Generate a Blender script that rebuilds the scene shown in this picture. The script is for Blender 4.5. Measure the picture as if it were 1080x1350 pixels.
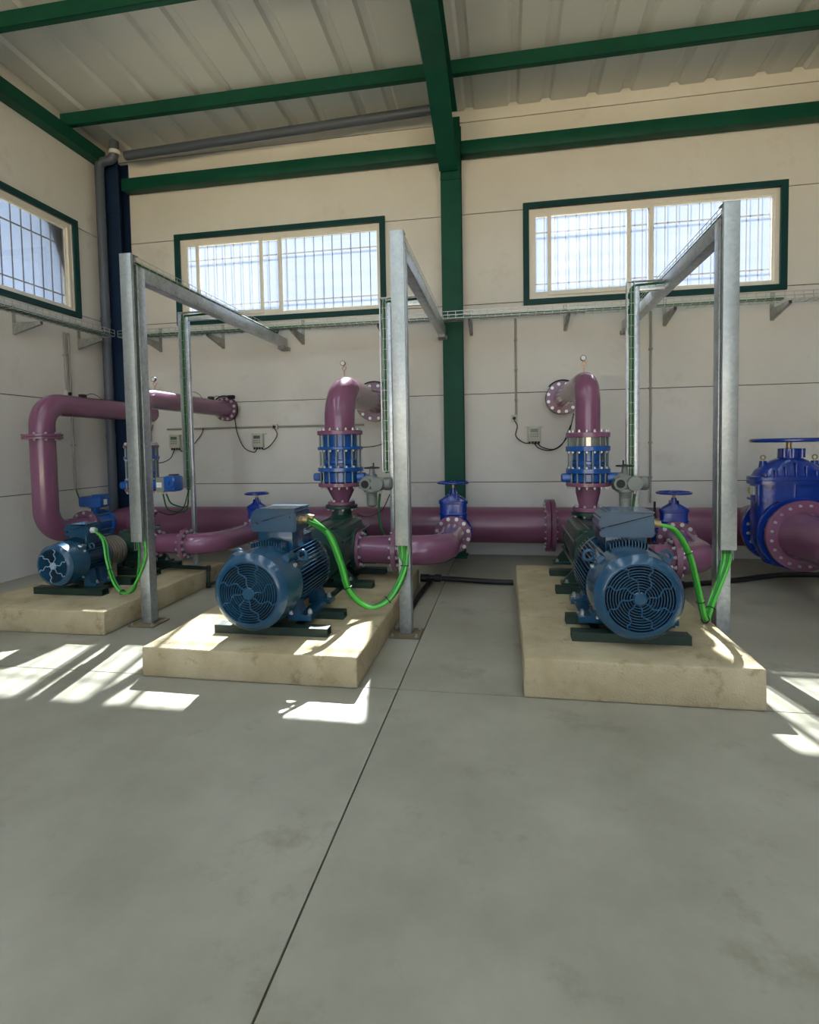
import bpy, bmesh, math, random
from mathutils import Vector, Matrix
random.seed(7)
for o in list(bpy.data.objects): bpy.data.objects.remove(o)
SC = bpy.context.scene
COL = SC.collection
V = Vector
# ------------------------------------------------------------------ camera
FPX, YAW, PITCH, ROLL, CX, CY, HC = 718.468, -0.16993, -0.0475787, -0.0174067, 542.6, 623.17, 1.5
cam = bpy.data.cameras.new('camera'); camo = bpy.data.objects.new('camera', cam); COL.objects.link(camo)
fwd = V((math.sin(YAW)*math.cos(PITCH), math.cos(YAW)*math.cos(PITCH), math.sin(PITCH)))
rt = V((math.cos(YAW), -math.sin(YAW), 0)); up = rt.cross(fwd)
r2 = math.cos(ROLL)*rt + math.sin(ROLL)*up; u2 = -math.sin(ROLL)*rt + math.cos(ROLL)*up
mw = Matrix(((r2.x, u2.x, -fwd.x), (r2.y, u2.y, -fwd.y), (r2.z, u2.z, -fwd.z))).to_4x4()
mw.translation = (0, 0, HC); camo.matrix_world = mw
cam.sensor_fit = 'HORIZONTAL'; cam.sensor_width = 36; cam.lens = FPX*36/1080
cam.shift_x = -(CX-540)/1080; cam.shift_y = (CY-675)/1080; cam.clip_start = .05; cam.clip_end = 300
SC.camera = camo
# ------------------------------------------------------------------ world, sun, exposure
W = bpy.data.worlds.new('sky'); SC.world = W; W.use_nodes = True
bg = W.node_tree.nodes['Background']
bg.inputs[0].default_value = (0.72, 0.83, 1.0, 1); bg.inputs[1].default_value = 1.45
SUND = V((-0.20, 1.0, 0.95)).normalized()
sl = bpy.data.lights.new('sun', 'SUN'); sl.energy = 54; sl.angle = math.radians(.6); sl.color = (1, .91, .76)
so = bpy.data.objects.new('sun', sl); COL.objects.link(so)
so.rotation_euler = SUND.to_track_quat('Z', 'Y').to_euler(); so.location = (-3, 18, 16)
def portal(x, y, z, w, h, direction):
    l = bpy.data.lights.new('portal', 'AREA'); l.shape = 'RECTANGLE'; l.size = w; l.size_y = h; l.cycles.is_portal = True
    o = bpy.data.objects.new('daylight_portal', l); COL.objects.link(o); o.location = (x, y, z)
    o.rotation_euler = V(direction).to_track_quat('-Z', 'Z').to_euler()
SC.view_settings.view_transform = 'Standard'; SC.view_settings.look = 'None'
SC.view_settings.exposure = 0.68; SC.view_settings.gamma = 1; SC.view_settings.use_curve_mapping = False

# ------------------------------------------------------------------ materials
def lin(c):
    return tuple(((x/255)/12.92 if x/255 <= .04045 else ((x/255+.055)/1.055)**2.4) for x in c) + (1,)
MATS = {}
def mat(name, rgb, rough=.5, metal=0, var=.0, scale=6, bump=0, bscale=60, coat=0, rgb2=None, spec=.5, detail=6):
    m = bpy.data.materials.new(name); m.use_nodes = True; N = m.node_tree.nodes; L = m.node_tree.links
    p = N['Principled BSDF']; p.inputs['Roughness'].default_value = rough; p.inputs['Metallic'].default_value = metal
    p.inputs['Coat Weight'].default_value = coat; p.inputs['Coat Roughness'].default_value = .08
    p.inputs['Specular IOR Level'].default_value = spec
    c = lin(rgb); p.inputs['Base Color'].default_value = c
    tc = N.new('ShaderNodeTexCoord')
    if var or rgb2:
        n = N.new('ShaderNodeTexNoise'); n.inputs['Scale'].default_value = scale; n.inputs['Detail'].default_value = detail
        L.new(tc.outputs['Object'], n.inputs['Vector'])
        r = N.new('ShaderNodeValToRGB'); r.color_ramp.elements[0].position = .3; r.color_ramp.elements[1].position = .7
        c2 = lin(rgb2) if rgb2 else tuple(x*(1-var) for x in c[:3])+(1,)
        c1 = c if rgb2 else tuple(min(1, x*(1+var)) for x in c[:3])+(1,)
        r.color_ramp.elements[0].color = c2; r.color_ramp.elements[1].color = c1
        L.new(n.outputs['Fac'], r.inputs['Fac']); L.new(r.outputs['Color'], p.inputs['Base Color'])
    if bump:
        n2 = N.new('ShaderNodeTexNoise'); n2.inputs['Scale'].default_value = bscale; n2.inputs['Detail'].default_value = 5
        L.new(tc.outputs['Object'], n2.inputs['Vector'])
        b = N.new('ShaderNodeBump'); b.inputs['Strength'].default_value = bump; b.inputs['Distance'].default_value = .01
        L.new(n2.outputs['Fac'], b.inputs['Height']); L.new(b.outputs['Normal'], p.inputs['Normal'])
    MATS[name] = m
    return m
def mat_concrete(name, base, dark, stain, rough, s1, s2, bump, spec=.5):
    m = bpy.data.materials.new(name); m.use_nodes = True; N = m.node_tree.nodes; L = m.node_tree.links
    p = N['Principled BSDF']; tc = N.new('ShaderNodeTexCoord'); p.inputs['Specular IOR Level'].default_value = spec
    def noise(sc, det=8, ro=.6):
        n = N.new('ShaderNodeTexNoise'); n.inputs['Scale'].default_value = sc; n.inputs['Detail'].default_value = det
        n.inputs['Roughness'].default_value = ro; L.new(tc.outputs['Object'], n.inputs['Vector']); return n
    def ramp(n, a, b, ca, cb):
        r = N.new('ShaderNodeValToRGB'); r.color_ramp.elements[0].position = a; r.color_ramp.elements[1].position = b
        r.color_ramp.elements[0].color = ca; r.color_ramp.elements[1].color = cb; L.new(n.outputs['Fac'], r.inputs['Fac']); return r
    a = ramp(noise(s1), .32, .68, lin(dark), lin(base))
    b = ramp(noise(s2, 10, .7), .56, .72, (0, 0, 0, 1), (1, 1, 1, 1))
    mx = N.new('ShaderNodeMix'); mx.data_type = 'RGBA'
    mm = N.new('ShaderNodeMath'); mm.operation = 'MULTIPLY'; mm.inputs[1].default_value = .7
    L.new(b.outputs['Color'], mm.inputs[0]); L.new(mm.outputs[0], mx.inputs[0])
    L.new(a.outputs['Color'], mx.inputs[6]); mx.inputs[7].default_value = lin(stain)
    L.new(mx.outputs[2], p.inputs['Base Color'])
    rr = N.new('ShaderNodeMapRange'); rr.inputs[3].default_value = rough-.1; rr.inputs[4].default_value = rough+.15
    L.new(noise(s1*2).outputs['Fac'], rr.inputs[0]); L.new(rr.outputs[0], p.inputs['Roughness'])
    bp = N.new('ShaderNodeBump'); bp.inputs['Strength'].default_value = bump; bp.inputs['Distance'].default_value = .01
    L.new(noise(90, 6).outputs['Fac'], bp.inputs['Height']); L.new(bp.outputs['Normal'], p.inputs['Normal'])
    MATS[name] = m
def mat_galv(name, c1, c2, rough=.38, metal=.85):
    m = bpy.data.materials.new(name); m.use_nodes = True; N = m.node_tree.nodes; L = m.node_tree.links
    p = N['Principled BSDF']; p.inputs['Metallic'].default_value = metal; p.inputs['Roughness'].default_value = rough
    tc = N.new('ShaderNodeTexCoord'); v = N.new('ShaderNodeTexVoronoi'); v.inputs['Scale'].default_value = 45
    L.new(tc.outputs['Object'], v.inputs['Vector'])
    n = N.new('ShaderNodeTexNoise'); n.inputs['Scale'].default_value = 5; n.inputs['Detail'].default_value = 6; L.new(tc.outputs['Object'], n.inputs['Vector'])
    sp = N.new('ShaderNodeSeparateColor'); L.new(v.outputs['Color'], sp.inputs[0])
    ma = N.new('ShaderNodeMath'); ma.operation = 'MULTIPLY_ADD'; ma.inputs[1].default_value = .35
    L.new(sp.outputs[0], ma.inputs[0]); L.new(n.outputs['Fac'], ma.inputs[2])
    r = N.new('ShaderNodeValToRGB'); r.color_ramp.elements[0].position = .35; r.color_ramp.elements[1].position = .95
    r.color_ramp.elements[0].color = lin(c2); r.color_ramp.elements[1].color = lin(c1)
    L.new(ma.outputs[0], r.inputs['Fac']); L.new(r.outputs['Color'], p.inputs['Base Color']); MATS[name] = m
def mat_glass(name, haze, tint):
    m = bpy.data.materials.new(name); m.use_nodes = True; N = m.node_tree.nodes; L = m.node_tree.links
    N.remove(N['Principled BSDF']); out = N['Material Output']
    t = N.new('ShaderNodeBsdfTransparent'); t.inputs[0].default_value = tint
    d = N.new('ShaderNodeBsdfTranslucent'); d.inputs[0].default_value = (.9, .93, 1, 1)
    g = N.new('ShaderNodeBsdfGlossy'); g.inputs['Roughness'].default_value = .03
    f = N.new('ShaderNodeFresnel'); f.inputs[0].default_value = 1.3
    a = N.new('ShaderNodeMixShader'); a.inputs[0].default_value = haze; L.new(t.outputs[0], a.inputs[1]); L.new(d.outputs[0], a.inputs[2])
    b = N.new('ShaderNodeMixShader'); L.new(f.outputs[0], b.inputs[0]); L.new(a.outputs[0], b.inputs[1]); L.new(g.outputs[0], b.inputs[2])
    L.new(b.outputs[0], out.inputs[0]); MATS[name] = m
mat_concrete('wall', (220, 217, 211), (211, 207, 199), (200, 193, 181), .75, 1.1, 2.2, .12, .3)
mat_concrete('floor', (168, 164, 148), (142, 138, 122), (118, 111, 92), .42, 1.3, 1.9, .05)
mat_concrete('plinth', (198, 184, 152), (170, 153, 118), (120, 98, 64), .8, 3.0, 6.5, .8, .3)
mat_concrete('ground', (190, 178, 150), (170, 158, 130), (150, 140, 110), .9, .4, 1, .1, .2)
mat('joint', (70, 60, 48), .9)
mat('roof', (205, 205, 200), .6)
mat('green_steel', (16, 74, 58), .5, var=.12, scale=4, spec=.2)
mat('trim_teal', (16, 62, 62), .5, var=.08, scale=3, spec=.2)
mat('navy_steel', (26, 46, 74), .5, var=.1, scale=3, spec=.25)
mat('grey_pvc', (78, 86, 98), .45)
mat('pvc_white', (215, 215, 212), .4)
mat('purple', (127, 80, 107), .22, var=.07, scale=3, coat=.3)
mat('purple_dark', (118, 70, 94), .3, var=.08, scale=2, coat=.2)
mat('blue', (18, 82, 160), .28, var=.1, scale=8, coat=.3)
mat('gate_blue', (16, 52, 142), .22, var=.12, scale=9, bump=.15, bscale=45, coat=.5)
mat('motor_blue', (28, 74, 103), .24, var=.06, scale=5, coat=.4)
mat('motor_pale', (150, 170, 185), .4)
mat('pump_green', (24, 58, 48), .35, var=.15, scale=6, coat=.2, bump=.1, bscale=70)
mat('frame_green', (26, 48, 38), .5, var=.2, scale=9)
mat('black', (16, 17, 18), .6)
mat('cowl_shade', (6, 7, 9), .9)  # near-black, painted shade for the inside of the fan cowls
mat('rubber', (24, 24, 24), .55)
mat('cable_green', (34, 124, 40), .38, coat=.2)
mat('cable_highlight', (82, 186, 66), .38, coat=.2)  # lighter green paints the cable highlights onto alternate cables
mat('cable_dark', (30, 96, 48), .5)
mat('zinc', (186, 188, 186), .35, .85)
mat('brass', (170, 150, 110), .35, .8)
mat('stainless', (190, 186, 176), .3, .9, var=.1, scale=20)
mat('act_grey', (128, 132, 126), .45, var=.08, scale=10)
mat('act_dark', (52, 56, 60), .4)
mat('alu_white', (228, 222, 210), .4)
mat('box_grey', (190, 188, 172), .5)
mat('lcd', (88, 104, 92), .25)
mat('label_white', (225, 225, 220), .5)
mat('label_yellow', (215, 190, 40), .5)
mat_galv('lid_light', (184, 190, 190), (162, 168, 170), .42, .75)
mat('bar_steel', (92, 96, 106), .5)
mat('conduit', (150, 148, 140), .5)
mat('plate', (120, 108, 84), .7, .3, var=.2, scale=12)
mat('copper', (196, 158, 134), .35, .7)
mat('stud_steel', (128, 142, 142), .5, .4)
mat_galv('galv', (206, 212, 216), (168, 175, 180))
mat_galv('galv_dull', (176, 178, 174), (140, 142, 140), .5, .7)
m_ = bpy.data.materials.new('translucent'); m_.use_nodes = True; N_ = m_.node_tree.nodes
t_ = N_.new('ShaderNodeBsdfTranslucent'); t_.inputs[0].default_value = (.42, .47, .53, 1)
m_.node_tree.links.new(t_.outputs[0], N_['Material Output'].inputs[0]); MATS['translucent'] = m_
mat_glass('glass', .02, (.52, .56, .61, 1)); mat_glass('glass_hazy', .03, (.93, .94, .95, 1))

# ------------------------------------------------------------------ mesh helpers
def frame_of(axis):
    a = V(axis).normalized(); h = V((0, 0, 1)) if abs(a.z) < .9 else V((1, 0, 0))
    u = h.cross(a).normalized(); return u, a.cross(u), a
class MB:
    def __init__(s): s.bm = bmesh.new()
    def ringfaces(s, rings, closed=False, caps=True):
        n = len(rings[0]); k = len(rings)
        for i in range(k if closed else k-1):
            a, b = rings[i], rings[(i+1) % k]
            for j in range(n):
                try: s.bm.faces.new((a[j], a[(j+1) % n], b[(j+1) % n], b[j]))
                except ValueError: pass
        if caps and not closed:
            s.bm.faces.new(list(reversed(rings[0]))); s.bm.faces.new(rings[-1])
    def box(s, lo, hi, bev=0, M=None, seg=2):
        r = bmesh.ops.create_cube(s.bm, size=1); vs = r['verts']
        c = (V(lo)+V(hi))/2; d = V(hi)-V(lo)
        for v in vs: v.co = V((v.co.x*d.x, v.co.y*d.y, v.co.z*d.z)) + c
        if bev:
            es = list({e for v in vs for e in v.link_edges})
            rr = bmesh.ops.bevel(s.bm, geom=es, offset=bev, segments=seg, affect='EDGES', profile=.5)
            vs = list({v for f in rr['faces'] for v in f.verts} | {v for v in vs if v.is_valid})
        if M is not None:
            for v in vs: v.co = M @ v.co
        return s
    def cyl(s, p0, p1, r0, r1=None, n=24, caps=True, start=0):
        r1 = r0 if r1 is None else r1; p0, p1 = V(p0), V(p1); u, w, a = frame_of(p1-p0)
        rs = [[s.bm.verts.new(p + (u*math.cos(t)+w*math.sin(t))*r) for t in [start+2*math.pi*i/n for i in range(n)]] for p, r in ((p0, r0), (p1, r1))]
        s.ringfaces(rs, caps=caps); return s
    def lathe(s, prof, org, axis, n=32, caps=True, closed=False):
        u, w, a = frame_of(axis); org = V(org)
        rs = [[s.bm.verts.new(org + a*t + (u*math.cos(q)+w*math.sin(q))*r) for q in [2*math.pi*i/n for i in range(n)]] for t, r in prof]
        s.ringfaces(rs, closed=closed, caps=caps); return s
    def tube(s, pts, r, n=16, caps=True, closed=False):
        pts = [V(p) for p in pts]; k = len(pts); rs = []; u = None
        rad = r if isinstance(r, (list, tuple)) else [r]*k
        for i, p in enumerate(pts):
            if closed: t = (pts[(i+1) % k]-pts[i-1]).normalized()
            else: t = (pts[min(i+1, k-1)]-pts[max(i-1, 0)]).normalized()
            if u is None: u, w, _ = frame_of(t)
            else:
                u = (u - t*u.dot(t)).normalized(); w = t.cross(u)
            f = 1
            rs.append([s.bm.verts.new(p + (u*math.cos(q)+w*math.sin(q))*rad[i]) for q in [2*math.pi*(j+.5)/n for j in range(n)]])
        s.ringfaces(rs, closed=closed, caps=caps); return s
    def torus(s, c, axis, R, r, n=40, m=10, a0=0, a1=2*math.pi):
        u, w, a = frame_of(axis); c = V(c)
        full = abs(a1-a0-2*math.pi) < 1e-6
        pts = [c+(u*math.cos(q)+w*math.sin(q))*R for q in [a0+(a1-a0)*i/(n if full else n-1) for i in range(n)]]
        return s.tube(pts, r, m, closed=full, caps=not full)
    def loft(s, secs, cx=0, cy=0, n=32, M=None):
        rs = []
        for z, hx, hy, e in secs:
            ring = []
            for i in range(n):
                q = 2*math.pi*(i+.5)/n; c, si = math.cos(q), math.sin(q)
                p = V((cx+hx*math.copysign(abs(c)**(2/e), c), cy+hy*math.copysign(abs(si)**(2/e), si), z))
                ring.append(s.bm.verts.new(M @ p if M else p))
            rs.append(ring)
        s.ringfaces(rs); return s
    def prism(s, poly, fn, a0, a1):
        A = [s.bm.verts.new(V(fn(p[0], p[1], a0))) for p in poly]; B = [s.bm.verts.new(V(fn(p[0], p[1], a1))) for p in poly]
        s.ringfaces([A, B]); return s
    def mesh(s, name, m, smooth=True, ang=35):
        bmesh.ops.recalc_face_normals(s.bm, faces=s.bm.faces[:])
        me = bpy.data.meshes.new(name); s.bm.to_mesh(me); s.bm.free()
        me.materials.append(MATS[m])
        if smooth:
            me.polygons.foreach_set('use_smooth', [True]*len(me.polygons)); me.set_sharp_from_angle(angle=math.radians(ang))
        return me
    def build(s, name, m, parent=None, **k):
        return place(name, s.mesh(name, m, **k), parent)
def place(name, me, parent=None, M=None):
    o = bpy.data.objects.new(name, me); COL.objects.link(o)
    if parent is not None:
        o.parent = parent
        if parent.type == 'EMPTY': o.matrix_parent_inverse = Matrix.Translation(-parent.location)
    if M is not None: o.matrix_basis = M
    return o
def tag(o, label, cat, group=None, kind=None):
    o['label'] = label; o['category'] = cat
    if group: o['group'] = group
    if kind: o['kind'] = kind
    return o
def thing(name, label, cat, loc=(0, 0, 0), group=None, kind=None):
    o = bpy.data.objects.new(name, None); COL.objects.link(o); o.location = loc; o.empty_display_size = .1
    return tag(o, label, cat, group, kind)
def fillet(P, rad, seg=10):
    P = [V(p) for p in P]; out = [P[0]]
    rads = rad if isinstance(rad, (list, tuple)) else [rad]*len(P)
    for i in range(1, len(P)-1):
        a, b, c = P[i-1], P[i], P[i+1]; d1 = (a-b).normalized(); d2 = (c-b).normalized(); r = rads[i]
        ang = d1.angle(d2)
        if ang > 3.1 or r <= 0: out.append(b); continue
        t = r/math.tan(ang/2); ce = b + (d1+d2).normalized()*(r/math.sin(ang/2))
        s0 = b+d1*t-ce; s1 = b+d2*t-ce; tot = s0.angle(s1)
        for k in range(seg+1):
            out.append(ce + s0.slerp(s1, k/seg) if False else ce + (s0*math.sin(tot*(1-k/seg))+s1*math.sin(tot*k/seg))/math.sin(tot))
    out.append(P[-1]); return out
def spline(P, seg=10):
    P = [V(p) for p in P]; Q = [2*P[0]-P[1]]+P+[2*P[-1]-P[-2]]; out = []
    for i in range(1, len(Q)-2):
        a, b, c, d = Q[i-1:i+3]
        for k in range(seg):
            t = k/seg
            out.append(.5*((2*b)+(c-a)*t+(2*a-5*b+4*c-d)*t*t+(3*b-a-3*c+d)*t**3))
    out.append(P[-1]); return out
BOLT = {}
def bolt_mesh(r, h, m):
    k = (round(r, 4), round(h, 4), m)
    if k not in BOLT:
        b = MB(); b.cyl((0, 0, 0), (0, 0, h*.18), r*1.35, n=12).cyl((0, 0, h*.18), (0, 0, h*.75), r, n=6).cyl((0, 0, h*.75), (0, 0, h), r*.6, n=8)
        BOLT[k] = b.mesh('bolt', m)
    return BOLT[k]
def orient(p, axis):
    u, w, a = frame_of(axis)
    return Matrix(((u.x, w.x, a.x, p[0]), (u.y, w.y, a.y, p[1]), (u.z, w.z, a.z, p[2]), (0, 0, 0, 1)))
def bolts(parent, c, axis, R, n, r=.014, h=.022, m='zinc', off=.5):
    u, w, a = frame_of(axis)
    for i in range(n):
        q = 2*math.pi*(i+off)/n
        place('bolt', bolt_mesh(r, h, m), parent, orient(V(c)+(u*math.cos(q)+w*math.sin(q))*R, axis))
def flange(parent, c, axis, R, t, m='purple', nb=12, r=.014, h=.024, sides=(1,), name='flange', hole=None, rb=None, n=40):
    a = V(axis).normalized(); c = V(c); b = .004
    f = MB().lathe([(-t/2, R-b), (-t/2+b, R), (t/2-b, R), (t/2, R-b)], c, a, n=n).build(name, m, parent)
    for s in sides:
        if nb: bolts(f, c+a*s*t/2, a*s, rb or R*.86, nb, r, h)
    return f
def stud_mesh(L, r):
    k = ('stud', round(L, 3), r)
    if k not in BOLT: BOLT[k] = MB().cyl((0, 0, 0), (0, 0, L), r, n=10).mesh('stud', 'stud_steel')
    return BOLT[k]
def bx(name, lo, hi, m, parent=None, bev=0): return MB().box(lo, hi, bev).build(name, m, parent)

# ================================================================== the setting
D = 7.5; XL = -5.78; XR = 7.0; YF = -5.5; ZT = 5.95
ground = bx('ground', (-60, -60, -.5), (60, 60, -.12), 'ground'); tag(ground, 'pale sandy ground outside the building', 'ground', kind='structure')
# floor: joint bed and cast slabs with saw-cut joints
floor = bx('floor', (XL-.2, YF-.2, -.12), (XR+.2, D+.2, -.012), 'joint')
tag(floor, 'grey polished concrete floor with saw-cut joints', 'floor', kind='structure')
xs = [XL, -4.63-.3, -.664, 4.0, XR]; xs = [XL, -.664, 4.4, XR]; ys = [YF, -.9, 3.245, D]
for i in range(len(xs)-1):
    for j in range(len(ys)-1):
        g = .004
        bx('slab', (xs[i]+g, ys[j]+g, -.1), (xs[i+1]-g, ys[j+1]-g, 0), 'floor', floor)
# walls of precast panels
rows = [0, 1.0, 2.2, 3.4, 4.6, 5.8, 7.0]
def wall(name, label, fn, a0, a1, holes, splits, top=6.4, rws=rows):
    w = thing(name, label, 'wall', kind='structure')
    b = MB()
    def rects(r0, r1, z0, z1, mb, d0, d1):
        cuts = [r0]+sorted({c for h in holes for c in (h[0], h[1]) if r0 < c < r1})+[r1]
        zc = [z0]+sorted({c for h in holes for c in (h[2], h[3]) if z0 < c < z1})+[z1]
        for i in range(len(cuts)-1):
            for j in range(len(zc)-1):
                mx, mz = (cuts[i]+cuts[i+1])/2, (zc[j]+zc[j+1])/2
                if any(h[0] < mx < h[1] and h[2] < mz < h[3] for h in holes): continue
                p = fn(cuts[i], d0, zc[j]); q = fn(cuts[i+1], d1, zc[j+1])
                mb.box([min(x, y) for x, y in zip(p, q)], [max(x, y) for x, y in zip(p, q)])
        return mb
    rects(a0, a1, -.005, top, MB(), .012, .02).build('joint_bed', 'joint', w, smooth=False)
    rects(a0, a1, -.005, top, MB(), .02, .18).build('backing', 'wall', w, smooth=False)
    sp = [a0]+splits+[a1]
    for i in range(len(sp)-1):
        for j in range(len(rws)-1):
            g = .005
            z1 = min(rws[j+1], top)
            rects(sp[i]+g, sp[i+1]-g, rws[j]+(g if j else 0), z1-g, MB(), 0, .013).build('panel', 'wall', w, smooth=False)
    return w
W1 = (-4.70, -1.66, 3.42, 4.60); W2 = (.33, 3.37, 3.42, 4.60)
WLft = [(3.70, 6.70, 3.42, 4.60), (-1.6, 1.4, 3.42, 4.60)]
wall('wall_back', 'pale beige precast concrete panel wall behind the pumps', lambda a, d, z: (a, D+d, z), XL-.18, XR+.18, [W1, W2], [-.68, 4.35])
wall('wall_left', 'pale beige precast concrete panel wall with a high barred window', lambda a, d, z: (XL-d, a, z), YF, D, WLft, [2.5, -2.5])
WR = [(3.2, 6.4, 3.42, 4.60), (-2.5, .7, 3.42, 4.60)]
wall('wall_right', 'pale beige precast concrete panel wall opposite the left windows', lambda a, d, z: (XR+d, a, z), YF, D, WR, [2.5, -2.5])
DOOR = (-5.0, 4.4, 0, 5.0)
wall('wall_front', 'pale beige precast concrete panel wall with a wide open gateway', lambda a, d, z: (a, YF-d, z), XL-.18, XR+.18, [DOOR], [])
portal((DOOR[0]+DOOR[1])/2, YF-.1, 2.5, DOOR[1]-DOOR[0], 4.9, (0, 1, 0))
for w in (W1, W2): portal((w[0]+w[1])/2, D+.17, 4.01, 3.0, 1.15, (0, -1, 0))
for w in WLft: portal(XL-.17, (w[0]+w[1])/2, 4.01, 3.0, 1.15, (1, 0, 0))
for w in WR: portal(XR+.17, (w[0]+w[1])/2, 4.01, 3.0, 1.15, (-1, 0, 0))
# roof
ceil = thing('ceiling', 'pale metal sheet roof over green steel purlins', 'ceiling', kind='structure')
def rz(y): return ZT + (D-y)*.05
pr = [(0, 0), (.10, 0), (.13, .04), (.20, .04), (.23, 0), (.46, 0), (.49, .04), (.56, .04), (.59, 0), (.86, 0), (.86, .08), (0, .08)]
for k in range(14):
    x = XL-.2+.99*k
    for y0, y1 in ((YF-.2, 3.4), (3.398, D+.2)):
        b = MB(); b.prism([(x+p*1.1515, q) for p, q in pr], lambda p, q, a: (p, a, rz(a)+q), y0, y1)
        if k % 3 == 1 and y1 < 4: b.build('added_fill_sheet', 'translucent', ceil, smooth=False)  # unseen translucent sheets added to fill the room with light from above
        else: b.build('roof_sheet', 'roof', ceil, smooth=False)
for y in [6.6, 5.1, 3.6, 2.1, .6, -.9, -2.4, -3.9]:
    b = MB(); z = rz(y); b.box((XL, y-.03, z-.16), (XR, y-.024, z-.003)); b.box((XL, y-.03, z-.16), (XR, y+.04, z-.154)); b.box((XL, y-.03, z-.009), (XR, y+.04, z-.003))
    b.build('purlin', 'green_steel', ceil, smooth=False)
def ibeam_y(name, x, parent, m, bw=.12):
    # haunched rafter running from the column towards the gateway
    y1, y0 = D-.30, YF
    prof = [(y1, rz(y1)-.9), (y1-1.3, rz(y1-1.3)-.55), (y0, rz(y0)-.5)]
    top = [(y0, rz(y0)-.17), (y1, rz(y1)-.17)]
    b = MB(); b.prism(prof+top, lambda p, q, a: (a, p, q), x-.006, x+.006)
    for i in range(2):
        (ya, za), (yb, zb) = prof[i], prof[i+1]
        b.prism([(ya, za-.014), (yb, zb-.014), (yb, zb), (ya, za)], lambda p, q, a: (a, p, q), x-bw, x+bw)
    b.prism([(y0, rz(y0)-.184), (y1, rz(y1)-.184), (y1, rz(y1)-.168), (y0, rz(y0)-.168)], lambda p, q, a: (a, p, q), x-bw, x+bw)
    return b.build(name, m, parent, smooth=False)
ibeam_y('rafter', -.68, ceil, 'green_steel'); ibeam_y('rafter', 4.35, ceil, 'green_steel')
bx('gable_beam', (XL+.002, YF, 5.62), (XL+.16, D-.3, 5.80), 'green_steel', ceil)
# steel columns
def column(name, x, m, label, hw=.13, yd=.22):
    o = thing(name, label, 'column', (x, D-.15, 0), 'steel columns on the back wall' if False else None)
    b = MB(); y0, y1 = D-.02-yd, D-.004
    b.box((x-hw, y0, 0), (x+hw, y0+.016, 5.75)); b.box((x-hw, y1-.016, 0), (x+hw, y1, 5.75)); b.box((x-.006, y0+.01, 0), (x+.006, y1-.01, 5.75))
    b.build('shaft', m, o, smooth=False); bx('end_plate', (x-hw, y0-.02, 4.96), (x+hw, y0, 5.0), m, o)
    bx('base_plate', (x-hw-.03, y0-.05, 0), (x+hw+.03, y1, .02), m, o)
    return o
column('steel_column', -.665, 'green_steel', 'dark green steel column between the two windows of the back wall')
column('steel_column', -5.60, 'navy_steel', 'dark navy steel column in the corner beside the grey downpipe', .12)
column('steel_column', 4.35, 'green_steel', 'dark green steel column to the right of the large gate valve')
eb = MB(); eb.box((-5.47, D-.19, 5.30), (-.80, D-.03, 5.47), .008)
tag(eb.build('eaves_beam', 'green_steel'), 'dark green horizontal steel beam above the window between the two columns', 'beam')
eb = MB(); eb.box((-.53, D-.19, 5.30), (4.22, D-.03, 5.47), .008)
tag(eb.build('eaves_beam', 'green_steel'), 'dark green horizontal steel beam to the right of the green column', 'beam')
# grey downpipe
dp = thing('downpipe', 'grey plastic downpipe with a swan-neck bend in the corner of the walls', 'pipe', (-5.62, 7.1, 0))
xd, yd = -5.665, 7.12
MB().tube(fillet([(xd, yd, 0), (xd, yd, 5.62), (xd+.22, yd+.02, 5.66), (xd+.24, yd+.02, 5.9)], .09, 8), .062, 20).build('pipe', 'grey_pvc', dp)
for z in (1.73, 3.4): MB().cyl((xd, yd, z-.03), (xd, yd, z+.03), .069).build('socket', 'grey_pvc', dp)
MB().cyl((xd+.24, yd+.02, 5.72), (xd+.24, yd+.02, 5.77), .075).build('collar', 'pvc_white', dp)
gp = MB(); gp.cyl((-5.3, 7.2, 5.72), (-.85, 7.2, 5.84), .06)
tag(gp.build('gutter_pipe', 'grey_pvc'), 'dark grey pipe running along the top of the wall above the green beam', 'pipe')
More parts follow.
